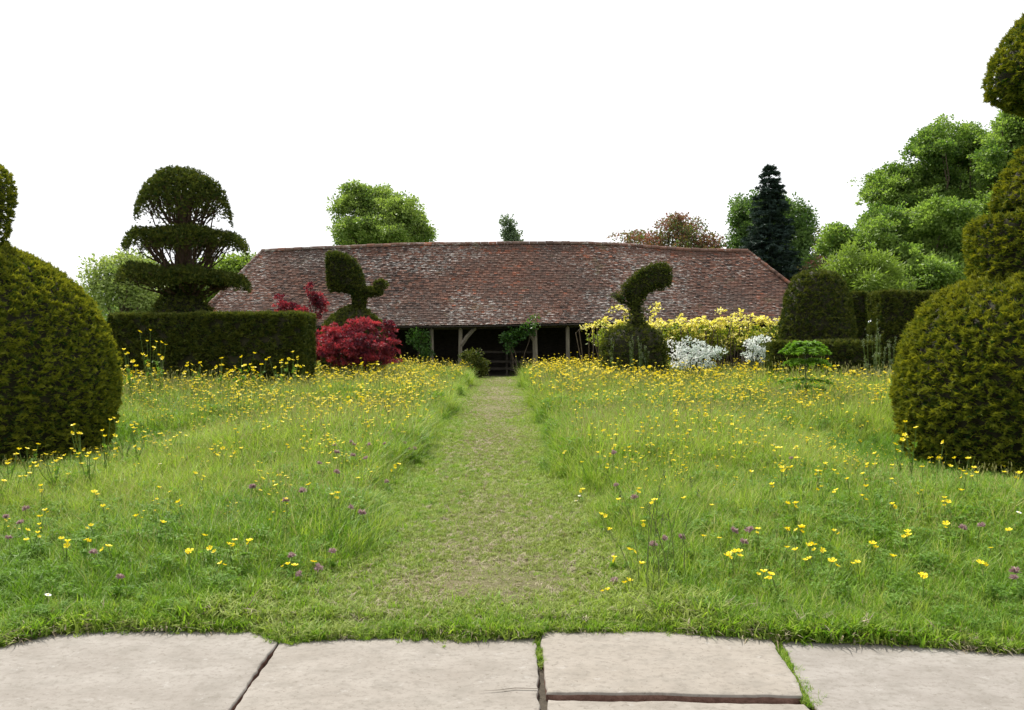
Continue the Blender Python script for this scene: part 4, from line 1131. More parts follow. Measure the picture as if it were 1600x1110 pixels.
def spread(name, coll, P, scale, idx, tilt=0.12):
    """one object: points carrying rotation, size and kind; geometry nodes puts a tuft on each"""
    n = len(P)
    me = bpy.data.meshes.new(name)
    me.vertices.add(n); me.vertices.foreach_set("co", P.astype(np.float32).ravel())
    a = me.attributes.new("rot", 'FLOAT_VECTOR', 'POINT')
    a.data.foreach_set("vector", np.stack([rng.normal(size=n) * tilt, rng.normal(size=n) * tilt, rng.uniform(0, 6.283, n)], 1).astype(np.float32).ravel())
    a = me.attributes.new("siz", 'FLOAT', 'POINT'); a.data.foreach_set("value", np.broadcast_to(scale, (n,)).astype(np.float32).copy())
    a = me.attributes.new("which", 'INT', 'POINT'); a.data.foreach_set("value", idx.astype(np.int32))
    o = bpy.data.objects.new(name, me); COL.objects.link(o)
    ng = bpy.data.node_groups.new(name, 'GeometryNodeTree')
    ng.interface.new_socket("Geometry", in_out='INPUT', socket_type='NodeSocketGeometry')
    ng.interface.new_socket("Geometry", in_out='OUTPUT', socket_type='NodeSocketGeometry')
    gi, go = ng.nodes.new("NodeGroupInput"), ng.nodes.new("NodeGroupOutput")
    ci = ng.nodes.new("GeometryNodeCollectionInfo"); ci.inputs["Collection"].default_value = coll
    ci.inputs["Separate Children"].default_value = True; ci.inputs["Reset Children"].default_value = True
    ip = ng.nodes.new("GeometryNodeInstanceOnPoints"); ip.inputs["Pick Instance"].default_value = True
    def att(nm, ty):
        q = ng.nodes.new("GeometryNodeInputNamedAttribute"); q.data_type = ty; q.inputs["Name"].default_value = nm
        return q.outputs[0]
    e2r = ng.nodes.new("FunctionNodeEulerToRotation")
    L = ng.links
    L.new(gi.outputs[0], ip.inputs["Points"]); L.new(ci.outputs[0], ip.inputs["Instance"])
    L.new(att("which", 'INT'), ip.inputs["Instance Index"])
    L.new(att("rot", 'FLOAT_VECTOR'), e2r.inputs[0]); L.new(e2r.outputs[0], ip.inputs["Rotation"])
    L.new(att("siz", 'FLOAT'), ip.inputs["Scale"]); L.new(ip.outputs[0], go.inputs[0])
    md = o.modifiers.new("tufts", 'NODES'); md.node_group = ng
    return o

def wedge(y0, y1, dens, margin=1.5):
    """random points over the strip of ground the view takes in, with a margin each side"""
    W = 0.66 * y1 + margin
    n = int(2 * W * (y1 - y0) * dens)
    q = np.stack([rng.uniform(-W, W, n), rng.uniform(y0, y1, n)], 1)
    return q[np.abs(q[:, 0]) < 0.66 * q[:, 1] + margin]
def free(q, sh=0.0):
    ok = np.ones(len(q), bool)
    for (x, y, r_) in FEET: ok &= (q[:, 0] - x) ** 2 + (q[:, 1] - y) ** 2 > max(0, r_ - sh) ** 2
    return q[ok]

# names are sorted inside a collection, so the letters give the order of kinds
tall = [tuft("a_fine", 34, 1.0, 0.20, 0.009, "grass", hv=.5, straw=.10), tuft("b_fine", 30, 0.9, 0.22, 0.011, "grass", lean=(.2, .9), hv=.5, straw=.14, seed_heads=2), tuft("c_lush", 26, 0.85, 0.2, 0.014, "lush", lean=(.1, .8), straw=.05),
        tuft("d_seed", 24, 0.85, 0.22, 0.0085, "grass", seed_heads=7, straw=.12), tuft("e_herb", 14, 0.8, 0.2, 0.010, "lush", leaves=0)]
# herb tuft gets real-size leaves, so tufts are built at unit height and herb leaves scaled to match
def herb_tuft(name, n, seed_off):
    P = np.stack([rng.normal(size=n) * .16, rng.normal(size=n) * .16, rng.uniform(.12, .75, n)], 1)
    dd = np.stack([rng.normal(size=n), rng.normal(size=n), rng.uniform(-.2, .6, n)], 1)
    V_, F_, t_ = scatter(PALM[0], PALM[1], P, frames(dd, rng.normal(size=n) * .4), 0.11 * rng.uniform(.6, 1.4, n), np.clip(rng.normal(.5, .25, n), 0, 1))
    st = [tube([(p_[0] * .4, p_[1] * .4, 0), (p_[0], p_[1], p_[2])], [.004, .003], 3) for p_ in P[::2]]
    bl = [blade(rng.uniform(.5, .9), rng.uniform(.1, .7), rng.uniform(0, 6.28), .010, .3, (rng.normal() * .1, rng.normal() * .1)) for _ in range(14)]
    return bpy.data.objects.new(name, make_mesh(name, [(V_, F_, M["herb"], t_), (*join(st), M["stem"], None), (*join(bl), M["lush"], None)]))
tall[4] = herb_tuft("e_herb", 46, 0)
MEADOW = collection("meadow_tufts", tall)

def meadow(y0, y1, dens, hs=1.0):
    q = free(wedge(y0, y1, dens), 0.05)
    q = q[q[:, 1] > lip(q[:, 0]) + 0.05]
    e = edge_dist(q[:, 0], q[:, 1])
    q = q[(e > 0.02) & (e > rng.uniform(-0.05, 0.25, len(q)))]
    h = meadow_h(q[:, 0], q[:, 1]) * rng.uniform(.75, 1.2, len(q)) * hs
    x, y = q[:, 0], q[:, 1]
    pn = wob(np.stack([x, y, 0 * x + 2], -1), 0.9)
    u = rng.uniform(size=len(q))
    near = np.clip((8.5 - y) / 3.5, 0, 1)
    lushp = np.clip(0.20 + 0.28 * pn + 0.32 * near + 0.15 * (x < -1.5) * near, 0.05, 0.8)
    herbp = np.clip(0.10 + 0.10 * wob(np.stack([x, y, 0 * x + 7], -1), 1.3) + 0.08 * near, 0, 0.35)
    seedp = np.clip(0.11 + 0.20 * np.clip((y - 7) / 8, 0, 1), 0, .4)
    idx = np.where(u < lushp, 2, np.where(u < lushp + herbp, 4, np.where(u < lushp + herbp + seedp, 3, np.where(rng.uniform(size=len(q)) < .5, 0, 1))))
    for (fx_, fy_, r_) in FEET:
        m_ = (np.hypot(x - fx_, y - fy_) < r_ + 1.1) & (idx != 4) & (fy_ < 13)
        idx = np.where(m_, 2, idx)
    return np.column_stack([q, np.full(len(q), 0.0)]), h, idx
A_ = [meadow(4.2, 7.5, 290), meadow(7.5, 12, 150), meadow(12, 20, 80), meadow(20, 34.6, 42)]
P = np.concatenate([a[0] for a in A_]); h = np.concatenate([a[1] for a in A_]); idx = np.concatenate([a[2] for a in A_])
tag(spread("meadow_grass", MEADOW, P, h, idx, 0.10), "tall uncut green meadow grass on both sides of the mown path", "grass", kind="stuff")

# short mown turf of the path and the fringe along the paving
short = [tuft("a_green", 16, 1.0, 0.9, 0.075, "mown", lean=(.2, 1.3), hv=.5), tuft("b_dry", 14, 0.9, 0.9, 0.07, "thatch", lean=(.6, 2.2), hv=.5), tuft("c_fresh", 20, 1.1, 0.8, 0.075, "lush", lean=(.1, 1.0)), tuft("d_yellow", 18, 1.0, 0.8, 0.075, "grass", lean=(.1, 1.2))]
SHORT = collection("turf_tufts", short)
def turf(y0, y1, dens):
    n = int(2 * 1.9 * (y1 - y0) * dens)
    y = rng.uniform(y0, y1, n); x = path_x(y) + rng.uniform(-1.9, 1.9, n)
    e = edge_dist(x, y)
    k_ = (e < 0.35) & (y > lip(x) + 0.02)
    x, y, e = x[k_], y[k_], e[k_]
    wear = np.clip(-e / 0.75, 0, 1) + 0.30 * wob(np.stack([x, y, 0 * x + 11], -1), 1.3)
    near_edge = np.clip((5.3 - y) / 0.6, 0, 1)
    wear = wear - 0.7 * near_edge
    u = rng.uniform(size=len(x))
    pd = np.clip(0.06 + 0.30 * wear + 0.08 * np.clip((y - 7) / 5, 0, 1) * (e < -.25), 0.03, .6)
    idx_ = np.where(u < pd, 1, np.where(u < pd + 0.40 * np.clip(1 - wear, 0, 1), np.where(rng.uniform(size=len(x)) < .45 - .3 * (x > path_x(y)), 2, 3), 0))
    keep = rng.uniform(size=len(x)) < np.clip(1.15 - 0.35 * wear, .4, 1)
    s_ = 0.043 * rng.uniform(.6, 1.3, len(x)) * np.clip(1.1 - .35 * wear + 1.6 * np.clip(e + .15, 0, .4), .6, 2)
    return np.column_stack([x, y, np.where(y > SLAB_Y + .05, .028, .006)])[keep], s_[keep], idx_[keep]
A_ = [turf(4.35, 9, 1700), turf(9, 16, 650), turf(16, 35, 260)]
P = np.concatenate([a[0] for a in A_]); h = np.concatenate([a[1] for a in A_]); idx = np.concatenate([a[2] for a in A_])
tag(spread("mown_grass", SHORT, P, h, idx, 0.2), "short worn mown grass covering the straight path", "grass", kind="stuff")

n = 13000
x = rng.uniform(-4.6, 4.6, n)
edge_y = np.interp(x, EP[:, 0], EP[:, 1])
y = edge_y + np.abs(rng.normal(size=n)) * 0.20 - 0.012 + 0.02 * wob(np.stack([x * 3, 0 * x, 0 * x], -1), 1.0)
idx = rng.choice([0, 1, 2, 2, 3, 3, 3], n)
s_ = 0.042 * rng.uniform(.6, 1.5, n) * (1 + 0.45 * wob(np.stack([x * 2, y, 0 * x + 3], -1), 1.5)) * np.where(np.abs(x + .2) > 1.2, 1.25, 0.9)
tag(spread("edging_grass", SHORT, np.column_stack([x, y, np.full(n, 0.006)]), np.maximum(s_, .015), idx, 0.25), "ragged grass fringe creeping over the edge of the paving", "grass", kind="stuff")

# weeds and moss in the slab joints
jw = []
for (a, b, m, wd) in ((G(1214, 1004), G(1262, 1088), 240, .018), (G(839, 990), G(846, 1035), 60, .008), (G(1262, 1088), G(1275, 1100), 40, .02)):
    f = rng.uniform(size=m)
    jw.append(np.stack([a[0] + (b[0] - a[0]) * f + rng.normal(size=m) * wd, a[1] + (b[1] - a[1]) * f + rng.normal(size=m) * .01, np.full(m, -.02)], 1))
jw = np.concatenate(jw)
mm = 900
mx_ = rng.uniform(-3.4, 3.4, mm); my_ = lip(mx_) - np.abs(rng.normal(size=mm)) * 0.03 * (1 + wob(np.stack([mx_ * 4, 0 * mx_, 0 * mx_], -1), 1.5))
jw = np.concatenate([jw, np.stack([mx_, my_, np.full(mm, .0)], 1)])
tag(spread("joint_weeds", SHORT, jw, 0.022 * rng.uniform(.6, 1.4, len(jw)), rng.choice([0, 2, 3], len(jw)), .4), "small green weeds and moss growing in the slab joints", "weeds", kind="stuff")

# ------------------------------------------------------------------ flowers
def petals(nn, R_, wd, cup, two=True, tw=0.0):
    """ring of rounded petals, each of two quads"""
    Vs, Fs = [], []
    for j in range(nn):
        a = j / nn * 6.283 + tw; ca, sa = math.cos(a), math.sin(a)
        q = [(0, 0.12, 0), (wd * .55, .45, cup * .45), (wd, .8, cup * .9), (wd * .5, 1.02, cup * 1.1), (-wd * .5, 1.02, cup * 1.1), (-wd, .8, cup * .9), (-wd * .55, .45, cup * .45)]
        o_ = len(Vs)
        for (u, v, z_) in q: Vs.append(((u * -sa + v * ca) * R_, (u * ca + v * sa) * R_, z_ * R_))
        Fs += [[o_, o_ + 1, o_ + 5 + 1, o_ + 6], [o_ + 1, o_ + 2, o_ + 5, o_ + 6], [o_ + 2, o_ + 3, o_ + 4, o_ + 5]]
    Fs = [f if len(set(f)) == 4 else None for f in Fs]
    Fs2 = []
    for j in range(nn):
        o_ = 7 * j
        Fs2 += [[o_ + 1, o_ + 2, o_ + 5, o_ + 6], [o_ + 2, o_ + 3, o_ + 4, o_ + 5]]
    tri = [[7 * j, 7 * j + 1, 7 * j + 6] for j in range(nn)]
    return np.array(Vs), np.array(Fs2), np.array(tri)
def dome_mesh(r_, h_, z0, seg=7):
    Vs, Fs = [], []
    rows = [(1.0, 0.0), (.8, .6), (.35, .95), (.02, 1.0)]
    for rr, zz in rows:
        for j in range(seg): Vs.append((rr * r_ * math.cos(j / seg * 6.283), rr * r_ * math.sin(j / seg * 6.283), z0 + zz * h_))
    for i2 in range(3):
        for j in range(seg): Fs.append([i2 * seg + j, i2 * seg + (j + 1) % seg, (i2 + 1) * seg + (j + 1) % seg, (i2 + 1) * seg + j])
    return np.array(Vs), np.array(Fs)
def butter_head(R_=0.026, nn=5, cup=.28, tw=0.):
    V_, F_, T_ = petals(nn, R_, .42 if nn == 5 else .22, cup, tw=tw)
    Vd, Fd = dome_mesh(R_ * .3, R_ * .28, R_ * .05)
    tt = np.clip(rng.normal(.5, .25, len(V_)), 0, 1)
    return [(V_, F_, M["petal"], tt), (V_, T_, M["petal"], tt), (Vd, Fd, M["petal_mid"], None)]
BH = [make_mesh("flower_head", butter_head(.023, 5, .30, .3)), make_mesh("flower_head", butter_head(.021, 5, .6)), make_mesh("flower_head", butter_head(.023, 5, .42, .9)), make_mesh("flower_head", butter_head(.024, 5, .5, .5))]
def clover_head():
    m = 46
    u = unit(rng.normal(size=(m, 3))); u[:, 2] = np.abs(u[:, 2]) * 1.0 - .25; u = unit(u)
    V_, F_, t_ = scatter(NARROW * [1.5, 1, 1], LEAF_F, u * .005, frames(u), .019 * rng.uniform(.8, 1.15, m), np.clip(rng.normal(.5 + .3 * u[:, 2], .2), 0, 1))
    Vd, Fd = dome_mesh(.009, .012, -.004)
    return [(V_, F_, M["clover"], t_), (Vd, Fd, M["clover"], 0.2)]
CH = [make_mesh("flower_head", clover_head()) for _ in range(2)]
def daisy_head():
    V_, F_, T_ = petals(13, .016, .2, .1); Vd, Fd = dome_mesh(.006, .004, .001)
    return [(V_, F_, M["daisy"], None), (V_, T_, M["daisy"], None), (Vd, Fd, M["petal_mid"], None)]
DH = [make_mesh("flower_head", daisy_head())]
def stem_mesh(h_, bend, leafy):
    q = np.linspace(0, 1, 6)
    pth = np.stack([bend * q ** 2, 0.02 * np.sin(q * 4), -0.02 + (h_ + 0.02) * q], 1)
    ch = [(*tube(pth, np.linspace(.0032, .0022, 6), 5), M["stem"], None)]
    m = leafy
    if m:
        f = rng.uniform(.1, .75, m)
        P_ = np.stack([bend * f ** 2, 0 * f, h_ * f], 1)
        dd = np.stack([rng.normal(size=m), rng.normal(size=m), rng.uniform(0, .8, m)], 1)
        V_, F_, t_ = scatter(*PALM, P_, frames(dd, rng.normal(size=m) * .3), .05 * rng.uniform(.6, 1.2, m), np.clip(rng.normal(.5, .2, m), 0, 1))
        ch.append((V_, F_, M["herb"], t_))
    return ch, (bend, 0.02 * math.sin(4), h_)
STEMS = {}
def flower(kind, x, y, h_, label, cat, group, heads, size=1.0):
    hq = max(0.06, round(h_ / 0.06) * 0.06); var = int(rng.integers(3))
    key = (kind, round(hq, 2), var)
    if key not in STEMS:
        ch_, tip = stem_mesh(hq, rng.uniform(-.05, .09) * hq / .3, 4 if kind == "buttercup" else 6 if kind == "clover" else 0)
        STEMS[key] = (make_mesh("stem", ch_), tip)
    me, tip = STEMS[key]
    o = bpy.data.objects.new(kind, me); COL.objects.link(o)
    rz = rng.uniform(0, 6.283); s_ = h_ / hq
    c_, s2 = math.cos(rz), math.sin(rz)
    tx, ty = tip[0] * c_ - tip[1] * s2, tip[0] * s2 + tip[1] * c_
    o.location = (x - tx, y - ty, 0.0); o.rotation_euler = (0, 0, rz); o.scale = (1, 1, s_)
    tag(o, label, cat, group)
    hd = bpy.data.objects.new("flower_head", heads[int(rng.integers(len(heads)))]); COL.objects.link(hd)
    hd.parent = o; hd.location = tip
    hd.rotation_euler = (rng.normal() * .22, rng.normal() * .22, rng.uniform(0, 6.283))
    z_ = size * rng.uniform(.8, 1.2)
    hd.scale = (z_, z_, z_ / s_)
    if kind == "buttercup" and rng.uniform() < .55:         # a second, smaller bloom on a side stalk
        h2 = bpy.data.objects.new("flower_head", heads[int(rng.integers(len(heads)))]); COL.objects.link(h2)
        h2.parent = o; a_ = rng.uniform(0, 6.283); q_ = Vector(tip) * 0.93 + Vector((.035 * math.cos(a_), .035 * math.sin(a_), 0))
        h2.location = q_; h2.rotation_euler = (rng.normal() * .5, rng.normal() * .5, rng.uniform(0, 6.283))
        z_ *= rng.uniform(.6, .9); h2.scale = (z_, z_, z_ / s_)
        key2 = "side%d" % int(rng.integers(3))
        if key2 not in STEMS: STEMS[key2] = make_mesh("side_stalk", [(*tube([(0, 0, 0), (.012, 0, .06), (.035, 0, .13)], [.0022, .0020, .0016], 4), M["stem"], None)])
        st = bpy.data.objects.new("side_stalk", STEMS[key2]); COL.objects.link(st); st.parent = o
        st.location = q_ - Vector((.035 * math.cos(a_), .035 * math.sin(a_), .13)); st.rotation_euler = (0, 0, a_)
    return o

R1f = [(380,50),(397,108),(447,112),(473,90),(520,100),(565,115),(612,118),(630,128),(80,187),(125,210),(150,195),(78,243),(30,250),(326,240),(385,238),(440,240),(475,232),(485,262),(445,255),(295,270),(253,296),(155,305),(135,350),(92,366),(18,385),(187,408),(187,428),(470,502),(620,547),(743,576),(815,482),(205,520),(180,548),(180,585),(125,610),(172,623),(120,655),(280,650),(308,663),(395,653),(495,683),(415,590),(933,635),(1072,655),(1043,675),(1140,660),(957,694),(865,708),(1007,762),(890,352),(965,243),(990,268),(1070,260),(1100,237),(848,178),(795,185),(775,435),(725,415),(930,365),(430,435)]
R1c = [(1153,412),(118,512),(28,550),(95,575),(38,645),(427,712),(545,825)]
R2f = [(285,130),(225,220),(150,250),(120,262),(345,375),(458,400),(440,350),(350,305),(490,460),(533,432),(188,587),(380,583),(515,640),(545,632),(880,490),(900,465),(36,910),(258,1045),(298,1050),(405,1030),(452,160),(830,65),(925,85),(965,105),(1075,185),(420,85),(740,510),(665,545)]
R2c = [(52,597),(527,355),(540,395),(625,335),(640,350),(818,345),(965,378),(992,375),(635,415),(440,460),(540,510),(830,565),(345,620),(247,675),(620,715),(685,745),(282,995),(515,970),(435,1065),(730,350),(325,1100),(935,343),(710,430)]
R4f = [(225,80),(355,85),(495,75),(575,50),(585,92),(550,105),(680,65),(727,75),(755,115),(795,48),(985,38),(1050,40),(1275,40),(918,75),(350,195),(257,235),(403,225),(405,262),(440,272),(490,265),(170,287),(305,320),(668,277),(718,305),(905,310),(1088,340),(1255,317),(1285,315),(1305,315),(1200,410),(1230,210),(1250,208),(175,435),(370,490),(480,430),(565,492),(497,535),(725,482),(875,520),(1330,510),(1285,512),(1085,120),(1030,180),(992,150),(1125,648),(1285,650),(1365,642),(830,688),(915,698),(970,780),(960,795),(1000,775),(1025,772),(1160,882),(1195,895),(497,835),(427,930),(310,980),(428,762),(345,803),(503,607),(320,652),(275,570),(80,228)]
R4c = [(1305,265),(345,235),(355,412),(455,478),(620,700),(710,692),(995,658),(1048,720),(1080,655),(350,932),(555,735)]
R5f = [(682,32),(620,90),(790,155),(603,190),(803,222),(688,238),(722,270),(933,238),(966,274),(915,290),(930,305),(978,298),(1105,268),(905,380),(828,415),(845,435),(835,537),(655,575),(660,590),(490,630),(585,690),(420,718),(302,714),(255,662),(190,640),(210,635),(195,700),(90,648),(128,660),(995,718),(1045,650),(1130,567),(583,445),(460,362),(372,327),(320,378),(308,287),(250,362),(228,290),(245,290),(130,440),(92,440),(20,353),(92,562),(158,553),(582,262),(580,327),(500,208),(440,405),(445,302),(467,258),(270,255),(213,118),(430,145),(80,35),(720,380),(725,778),(15,775),(310,570)]
R5c = [(1000,545),(912,555),(1150,790),(1160,760)]
def conv(L, ox, oy, sc): return [(ox + a / sc, oy + b / sc) for a, b in L]
FL = conv(R1f, 0, 620, 2.921) + conv(R2f, 380, 600, 3.7) + conv(R4f, 860, 640, 3.47) + conv(R5f, 1200, 640, 3.0)
CL = conv(R1c, 0, 620, 2.921) + conv(R2c, 380, 600, 3.7) + conv(R4c, 860, 640, 3.47) + conv(R5c, 1200, 640, 3.0)
def ground_spot(fx, fy, extra=1.12):
    """where a flower seen there must be rooted, given how tall the meadow grows at that place"""
    dd = 8.0
    for _ in range(40):
        X = px(fx, dd)
        hh = float(meadow_h(np.array([X]), np.array([dd]))[0]) * extra + 0.03
        dd = 0.5 * dd + 0.5 * max(SLAB_Y + .15, F_PX * (EYE - hh) / (fy - HZ))
    return px(fx, dd), dd, max(0.07, EYE - (fy - HZ) * dd / F_PX)
def where(x, y):
    s_ = "left" if x < path_x(y) else "right"
    e = abs(x - path_x(y)) - path_half(y)
    if y < 6.2: z_ = "close to the paving"
    elif e < 0.9: z_ = "beside the edge of the mown path"
    elif s_ == "left" and x < -0.40 * y: z_ = "at the foot of the left yew dome"
    elif s_ == "right" and x > 0.43 * y: z_ = "at the foot of the right yew dome"
    elif y < 9.5: z_ = "in the near middle of the meadow"
    else: z_ = "farther out in the meadow"
    return s_, z_
nb = 0
for fx, fy in FL:
    x, y, h_ = ground_spot(fx, fy)
    h_ = min(h_, 0.8)
    s_, z_ = where(x, y)
    flower("buttercup", x, y, h_, "single yellow buttercup %s, %s of the path" % (z_, s_), "flower", "yellow buttercups %s of the path, %s" % (s_, z_), BH, 0.96)
    nb += 1
while nb < 300:
    y = rng.uniform(8.5, 13.5); x = rng.uniform(-.62 * y, .62 * y)
    if edge_dist(np.array([x]), np.array([y]))[0] < .35 or len(free(np.array([[x, y]]))) == 0: continue
    h_ = float(meadow_h(np.array([x]), np.array([y]))[0]) * rng.uniform(1.0, 1.3)
    s_, z_ = where(x, y)
    flower("buttercup", x, y, h_, "single yellow buttercup %s, %s of the path" % (z_, s_), "flower", "yellow buttercups %s of the path, %s" % (s_, z_), BH, 1.0)
    nb += 1
for fx, fy in CL:
    x, y, h_ = ground_spot(fx, fy, 1.0)
    s_, z_ = where(x, y)
    flower("clover", x, y, min(h_, .6), "dusky pink clover head %s, %s of the path" % (z_, s_), "flower", "pink clover heads %s of the path, %s" % (s_, z_), CH, 1.35)
for fx, fy in ((905, 775), (900, 783), (1592, 801), (430, 706), (250, 725), (75, 930), (1210, 695)):
    x, y, h_ = ground_spot(fx, fy, .95)
    s_, z_ = where(x, y)
    flower("daisy", x, y, min(h_, .5), "small white daisy %s, %s of the path" % (z_, s_), "flower", "white daisies %s of the path, %s" % (s_, z_), DH, 1.0)

# far flowers: clusters of buttercups, past counting
def cluster(name, n, h_, sp_, R_):
    ch_ = []
    for _ in range(n):
        x, y = rng.normal(size=2) * sp_; H = h_ * rng.uniform(.65, 1.15)
        ch_.append((*tube([(x * .5, y * .5, 0), (x * .8, y * .8, H * .6), (x, y, H)], [.006, .005, .004], 3), M["stem"], None))
        for V_, F_, m_, t_ in butter_head(R_ * rng.uniform(.8, 1.2), 5, .3, rng.uniform(0, 1)):
            ca, sa, tl = math.cos(rng.uniform(0, 6)), 0, rng.normal() * .4
            V2_ = V_ @ np.array([[1, 0, 0], [0, math.cos(tl), -math.sin(tl)], [0, math.sin(tl), math.cos(tl)]])
            ch_.append((V2_ + [x, y, H], F_, m_, t_))
    return bpy.data.objects.new(name, make_mesh(name, ch_))
FAR = collection("flower_clusters", [cluster("a_cluster", 4, 1.0, .20, .040), cluster("b_cluster", 8, 1.0, .27, .036), cluster("c_single", 2, 1.0, .10, .042), cluster("d_specks", 6, 1.0, .16, .034)])
def far_flowers():
    out = []
    for y0, y1, dens in ((8.5, 16, 11.0), (16, 22, 14.0), (22, 34.2, 17.0)):
        q = free(wedge(y0, y1, dens, 1.0), 0.2)
        e = edge_dist(q[:, 0], q[:, 1])
        x, y = q[:, 0], q[:, 1]
        pat = 0.50 + 0.5 * wob(np.stack([x, y, 0 * x + 5], -1), .8)
        # richest close to the path on the right and by the hedge on the left
        boost = 0.36 + 0.8 * np.exp(-((x - 0.085 * y - 1.2) / 2.6) ** 2) * (y > 14) + 0.75 * np.exp(-((x + 0.18 * y) / 3.0) ** 2) * (y > 13) + 0.35 * (y > 25)
        kp = (e > 0.25) & (rng.uniform(size=len(q)) < np.clip(pat, .15, 1.2) * boost)
        out.append(q[kp])
    return np.concatenate(out)
q = far_flowers()
hh = meadow_h(q[:, 0], q[:, 1]) * rng.uniform(1.08, 1.5, len(q))
kind_ = rng.choice([0, 1, 2, 2], len(q))
q2 = free(wedge(6.2, 22, 9.0, 1.0), 0.2)
e2 = edge_dist(q2[:, 0], q2[:, 1])
pt_ = 0.30 + 0.5 * wob(np.stack([q2[:, 0], q2[:, 1], 0 * q2[:, 0] + 15], -1), 1.0) + 0.25 * (q2[:, 0] < 0)
q2 = q2[(e2 > .3) & (rng.uniform(size=len(q2)) < pt_ * np.clip((q2[:, 1] - 5) / 5, .15, 1))]
hh = np.concatenate([hh, meadow_h(q2[:, 0], q2[:, 1]) * rng.uniform(.85, 1.15, len(q2))])
kind_ = np.concatenate([kind_, np.full(len(q2), 3)]); q = np.concatenate([q, q2])
tag(spread("distant_buttercups", FAR, np.column_stack([q, 0 * q[:, 0]]), hh, kind_, .08), "drifts of yellow buttercups across the far half of the meadow", "flowers", kind="stuff")

# tall flowering weeds standing against the left hedge
def weed(x, y, H, label, group, nfl=7, wd=.3, cat="wild plant", fmat=True, name="tall_buttercup"):
    t_ = empty(name, (x, y, 0), label, cat, group)
    st, hd, lfP, lfD = [], [], [], []
    for j in range(nfl):
        a = rng.uniform(0, 6.28); e = np.array([wd * rng.uniform(.2, 1) * math.cos(a), wd * rng.uniform(.2, 1) * math.sin(a), H * rng.uniform(.68, 1.0)])
        m = np.array([e[0] * .25, e[1] * .25, e[2] * .55])
        st.append(tube([(rng.normal() * .02, rng.normal() * .02, -.02), m, (m + e) / 2 + [e[0] * .1, e[1] * .1, 0], e], [.006, .005, .004, .003], 4))
        hd.append(e)
        for _ in range(5):
            f = rng.uniform(.15, .8); lfP.append(m * f / .55 if f < .55 else m + (e - m) * (f - .55) / .45); lfD.append((rng.normal(), rng.normal(), .4))
    lfP, lfD = np.array(lfP), np.array(lfD)
    V_, F_, tt_ = scatter(*PALM, lfP, frames(lfD), (.09 if y > 12 else .05) * rng.uniform(.6, 1.2, len(lfP)), np.clip(rng.normal(.5, .2, len(lfP)), 0, 1))
    obj("stems", [(*join(st), M["stem"], None), (V_, F_, M["herb" if fmat else "grey_herb"], tt_)], t_)
    if fmat:
        for e in hd:
            o = bpy.data.objects.new("flower_head", BH[int(rng.integers(2))]); COL.objects.link(o); o.parent = t_
            o.location = e; o.rotation_euler = (rng.normal() * .4, rng.normal() * .4, rng.uniform(0, 6)); s2 = rng.uniform(1.5, 2.2) * (1.0 if y > 12 else 0.62); o.scale = (s2,) * 3
    else:
        ch_ = []
        for e in hd:
            m = 26; f = rng.uniform(0, 1, m)
            P_ = e + np.stack([rng.normal(size=m) * .012, rng.normal(size=m) * .012, f * .16 - .05], 1)
            V_, F_, t2 = scatter(LEAF, LEAF_F, P_, frames(rng.normal(size=(m, 3)) + [0, 0, .5]), .03, np.clip(rng.normal(.6, .2, m), 0, 1)); ch_.append((V_, F_, M["grey_herb"], t2))
        obj("seed_heads", ch_, t_)
    return t_
for (fx, top, y) in ((235, 515, 17.5), (205, 545, 17), (250, 530, 18.2)):
    weed(px(fx, y), y, pz(top, y), "tall branching buttercup against the left end of the long hedge", "tall buttercups before the long hedge, left end")
for (fx, top, y) in ((375, 548, 17.5), (400, 560, 18), (345, 560, 17.2), (305, 560, 17.8), (440, 553, 18.3), (460, 548, 18.6)):
    weed(px(fx, y), y, pz(top, y), "tall branching buttercup before the right half of the long hedge", "tall buttercups before the long hedge, right half")
for j in range(4):
    y = rng.uniform(19, 20.2); fx = rng.uniform(1325, 1400)
    weed(px(fx, y), y, pz(rng.uniform(502, 535), y), "tall grey green seeding plant before the square cut hedges", "grey green plants before the square hedges", 5, .18, fmat=False, name="seeding_plant")
for j in range(7):
    y = rng.uniform(24.5, 25.2); fx = rng.uniform(955, 1015)
    weed(px(fx, y), y, pz(rng.uniform(528, 545), y), "straw coloured tall stalk in front of the bird topiary", "stalks before the bird topiary", 3, .10, fmat=False, name="seeding_plant")
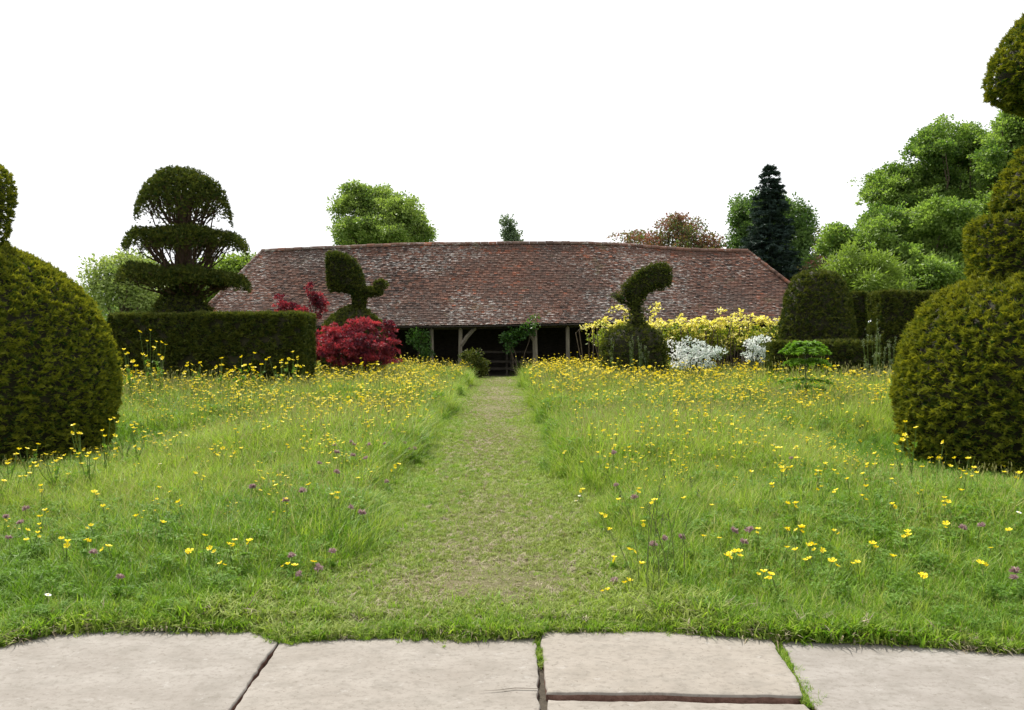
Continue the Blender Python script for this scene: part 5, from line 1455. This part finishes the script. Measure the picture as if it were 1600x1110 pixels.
for (fx, top, y) in ((128, 640, 8.9), (165, 655, 8.7), (195, 652, 9.4), (215, 660, 9.5), (45, 690, 8.3), (15, 706, 8.0), (85, 705, 8.0), (140, 700, 8.1)):
    weed(px(fx, y), y, pz(top, y), "tall branching buttercup in front of the dark foot of the left yew dome", "tall buttercups before the left yew dome", 4, .16)
for (fx, top, y) in ((1425, 650, 8.7), (1405, 680, 8.6), (1462, 690, 8.2), (1505, 712, 7.8), (1568, 722, 7.6)):
    weed(px(fx, y), y, pz(top, y), "tall branching buttercup in front of the dark foot of the right yew dome", "tall buttercups before the right yew dome", 3, .13)
# dark sedge stalks in the right meadow
for j, (fx, top, bot) in enumerate(((1008, 735, 930), (1012, 790, 935), (1038, 745, 925), (1063, 768, 890), (1028, 800, 930), (1047, 830, 930), (1000, 770, 920), (1020, 760, 925), (1033, 850, 935), (1055, 800, 915), (992, 830, 930), (1070, 830, 905), (1043, 790, 920))):
    y = F_PX * EYE / (bot - HZ) * .98; H = pz(top, y); x = px(fx, y)
    lx, ly = rng.normal() * .03, rng.normal() * .03
    tip_ = np.array([lx * 2, ly * 2, H])
    ch = [(*tube([(0, 0, -.02), (lx * .3, ly * .3, H * .4), (lx, ly, H * .75), tip_], [.0026, .0024, .002, .001], 5), M["stalk"], np.repeat([.9, .7, .3, .2], 5))]
    m = 14; f = rng.uniform(0, 1, m)
    P_ = tip_ + np.stack([rng.normal(size=m) * .004 + f * lx * .1, rng.normal(size=m) * .004, -f * .06], 1)
    V_, F_, t_ = scatter(NARROW, LEAF_F, P_, frames(rng.normal(size=(m, 3)) * .5 + [0, 0, 1]), .022, rng.uniform(.2, .9, m)); ch.append((V_, F_, M["stalk"], t_))
    bl = [blade(H * rng.uniform(.35, .6), rng.uniform(.1, .4), rng.uniform(0, 6.28), .0028, .3) for _ in range(3)]
    ch.append((*join(bl), M["grass"], None))
    o = obj("sedge_stalk", ch, loc=(x, y, 0))
    tag(o, "thin dark upright sedge stalk in the clump right of the path near the paving", "stalk", "dark sedge stalks right of the path")
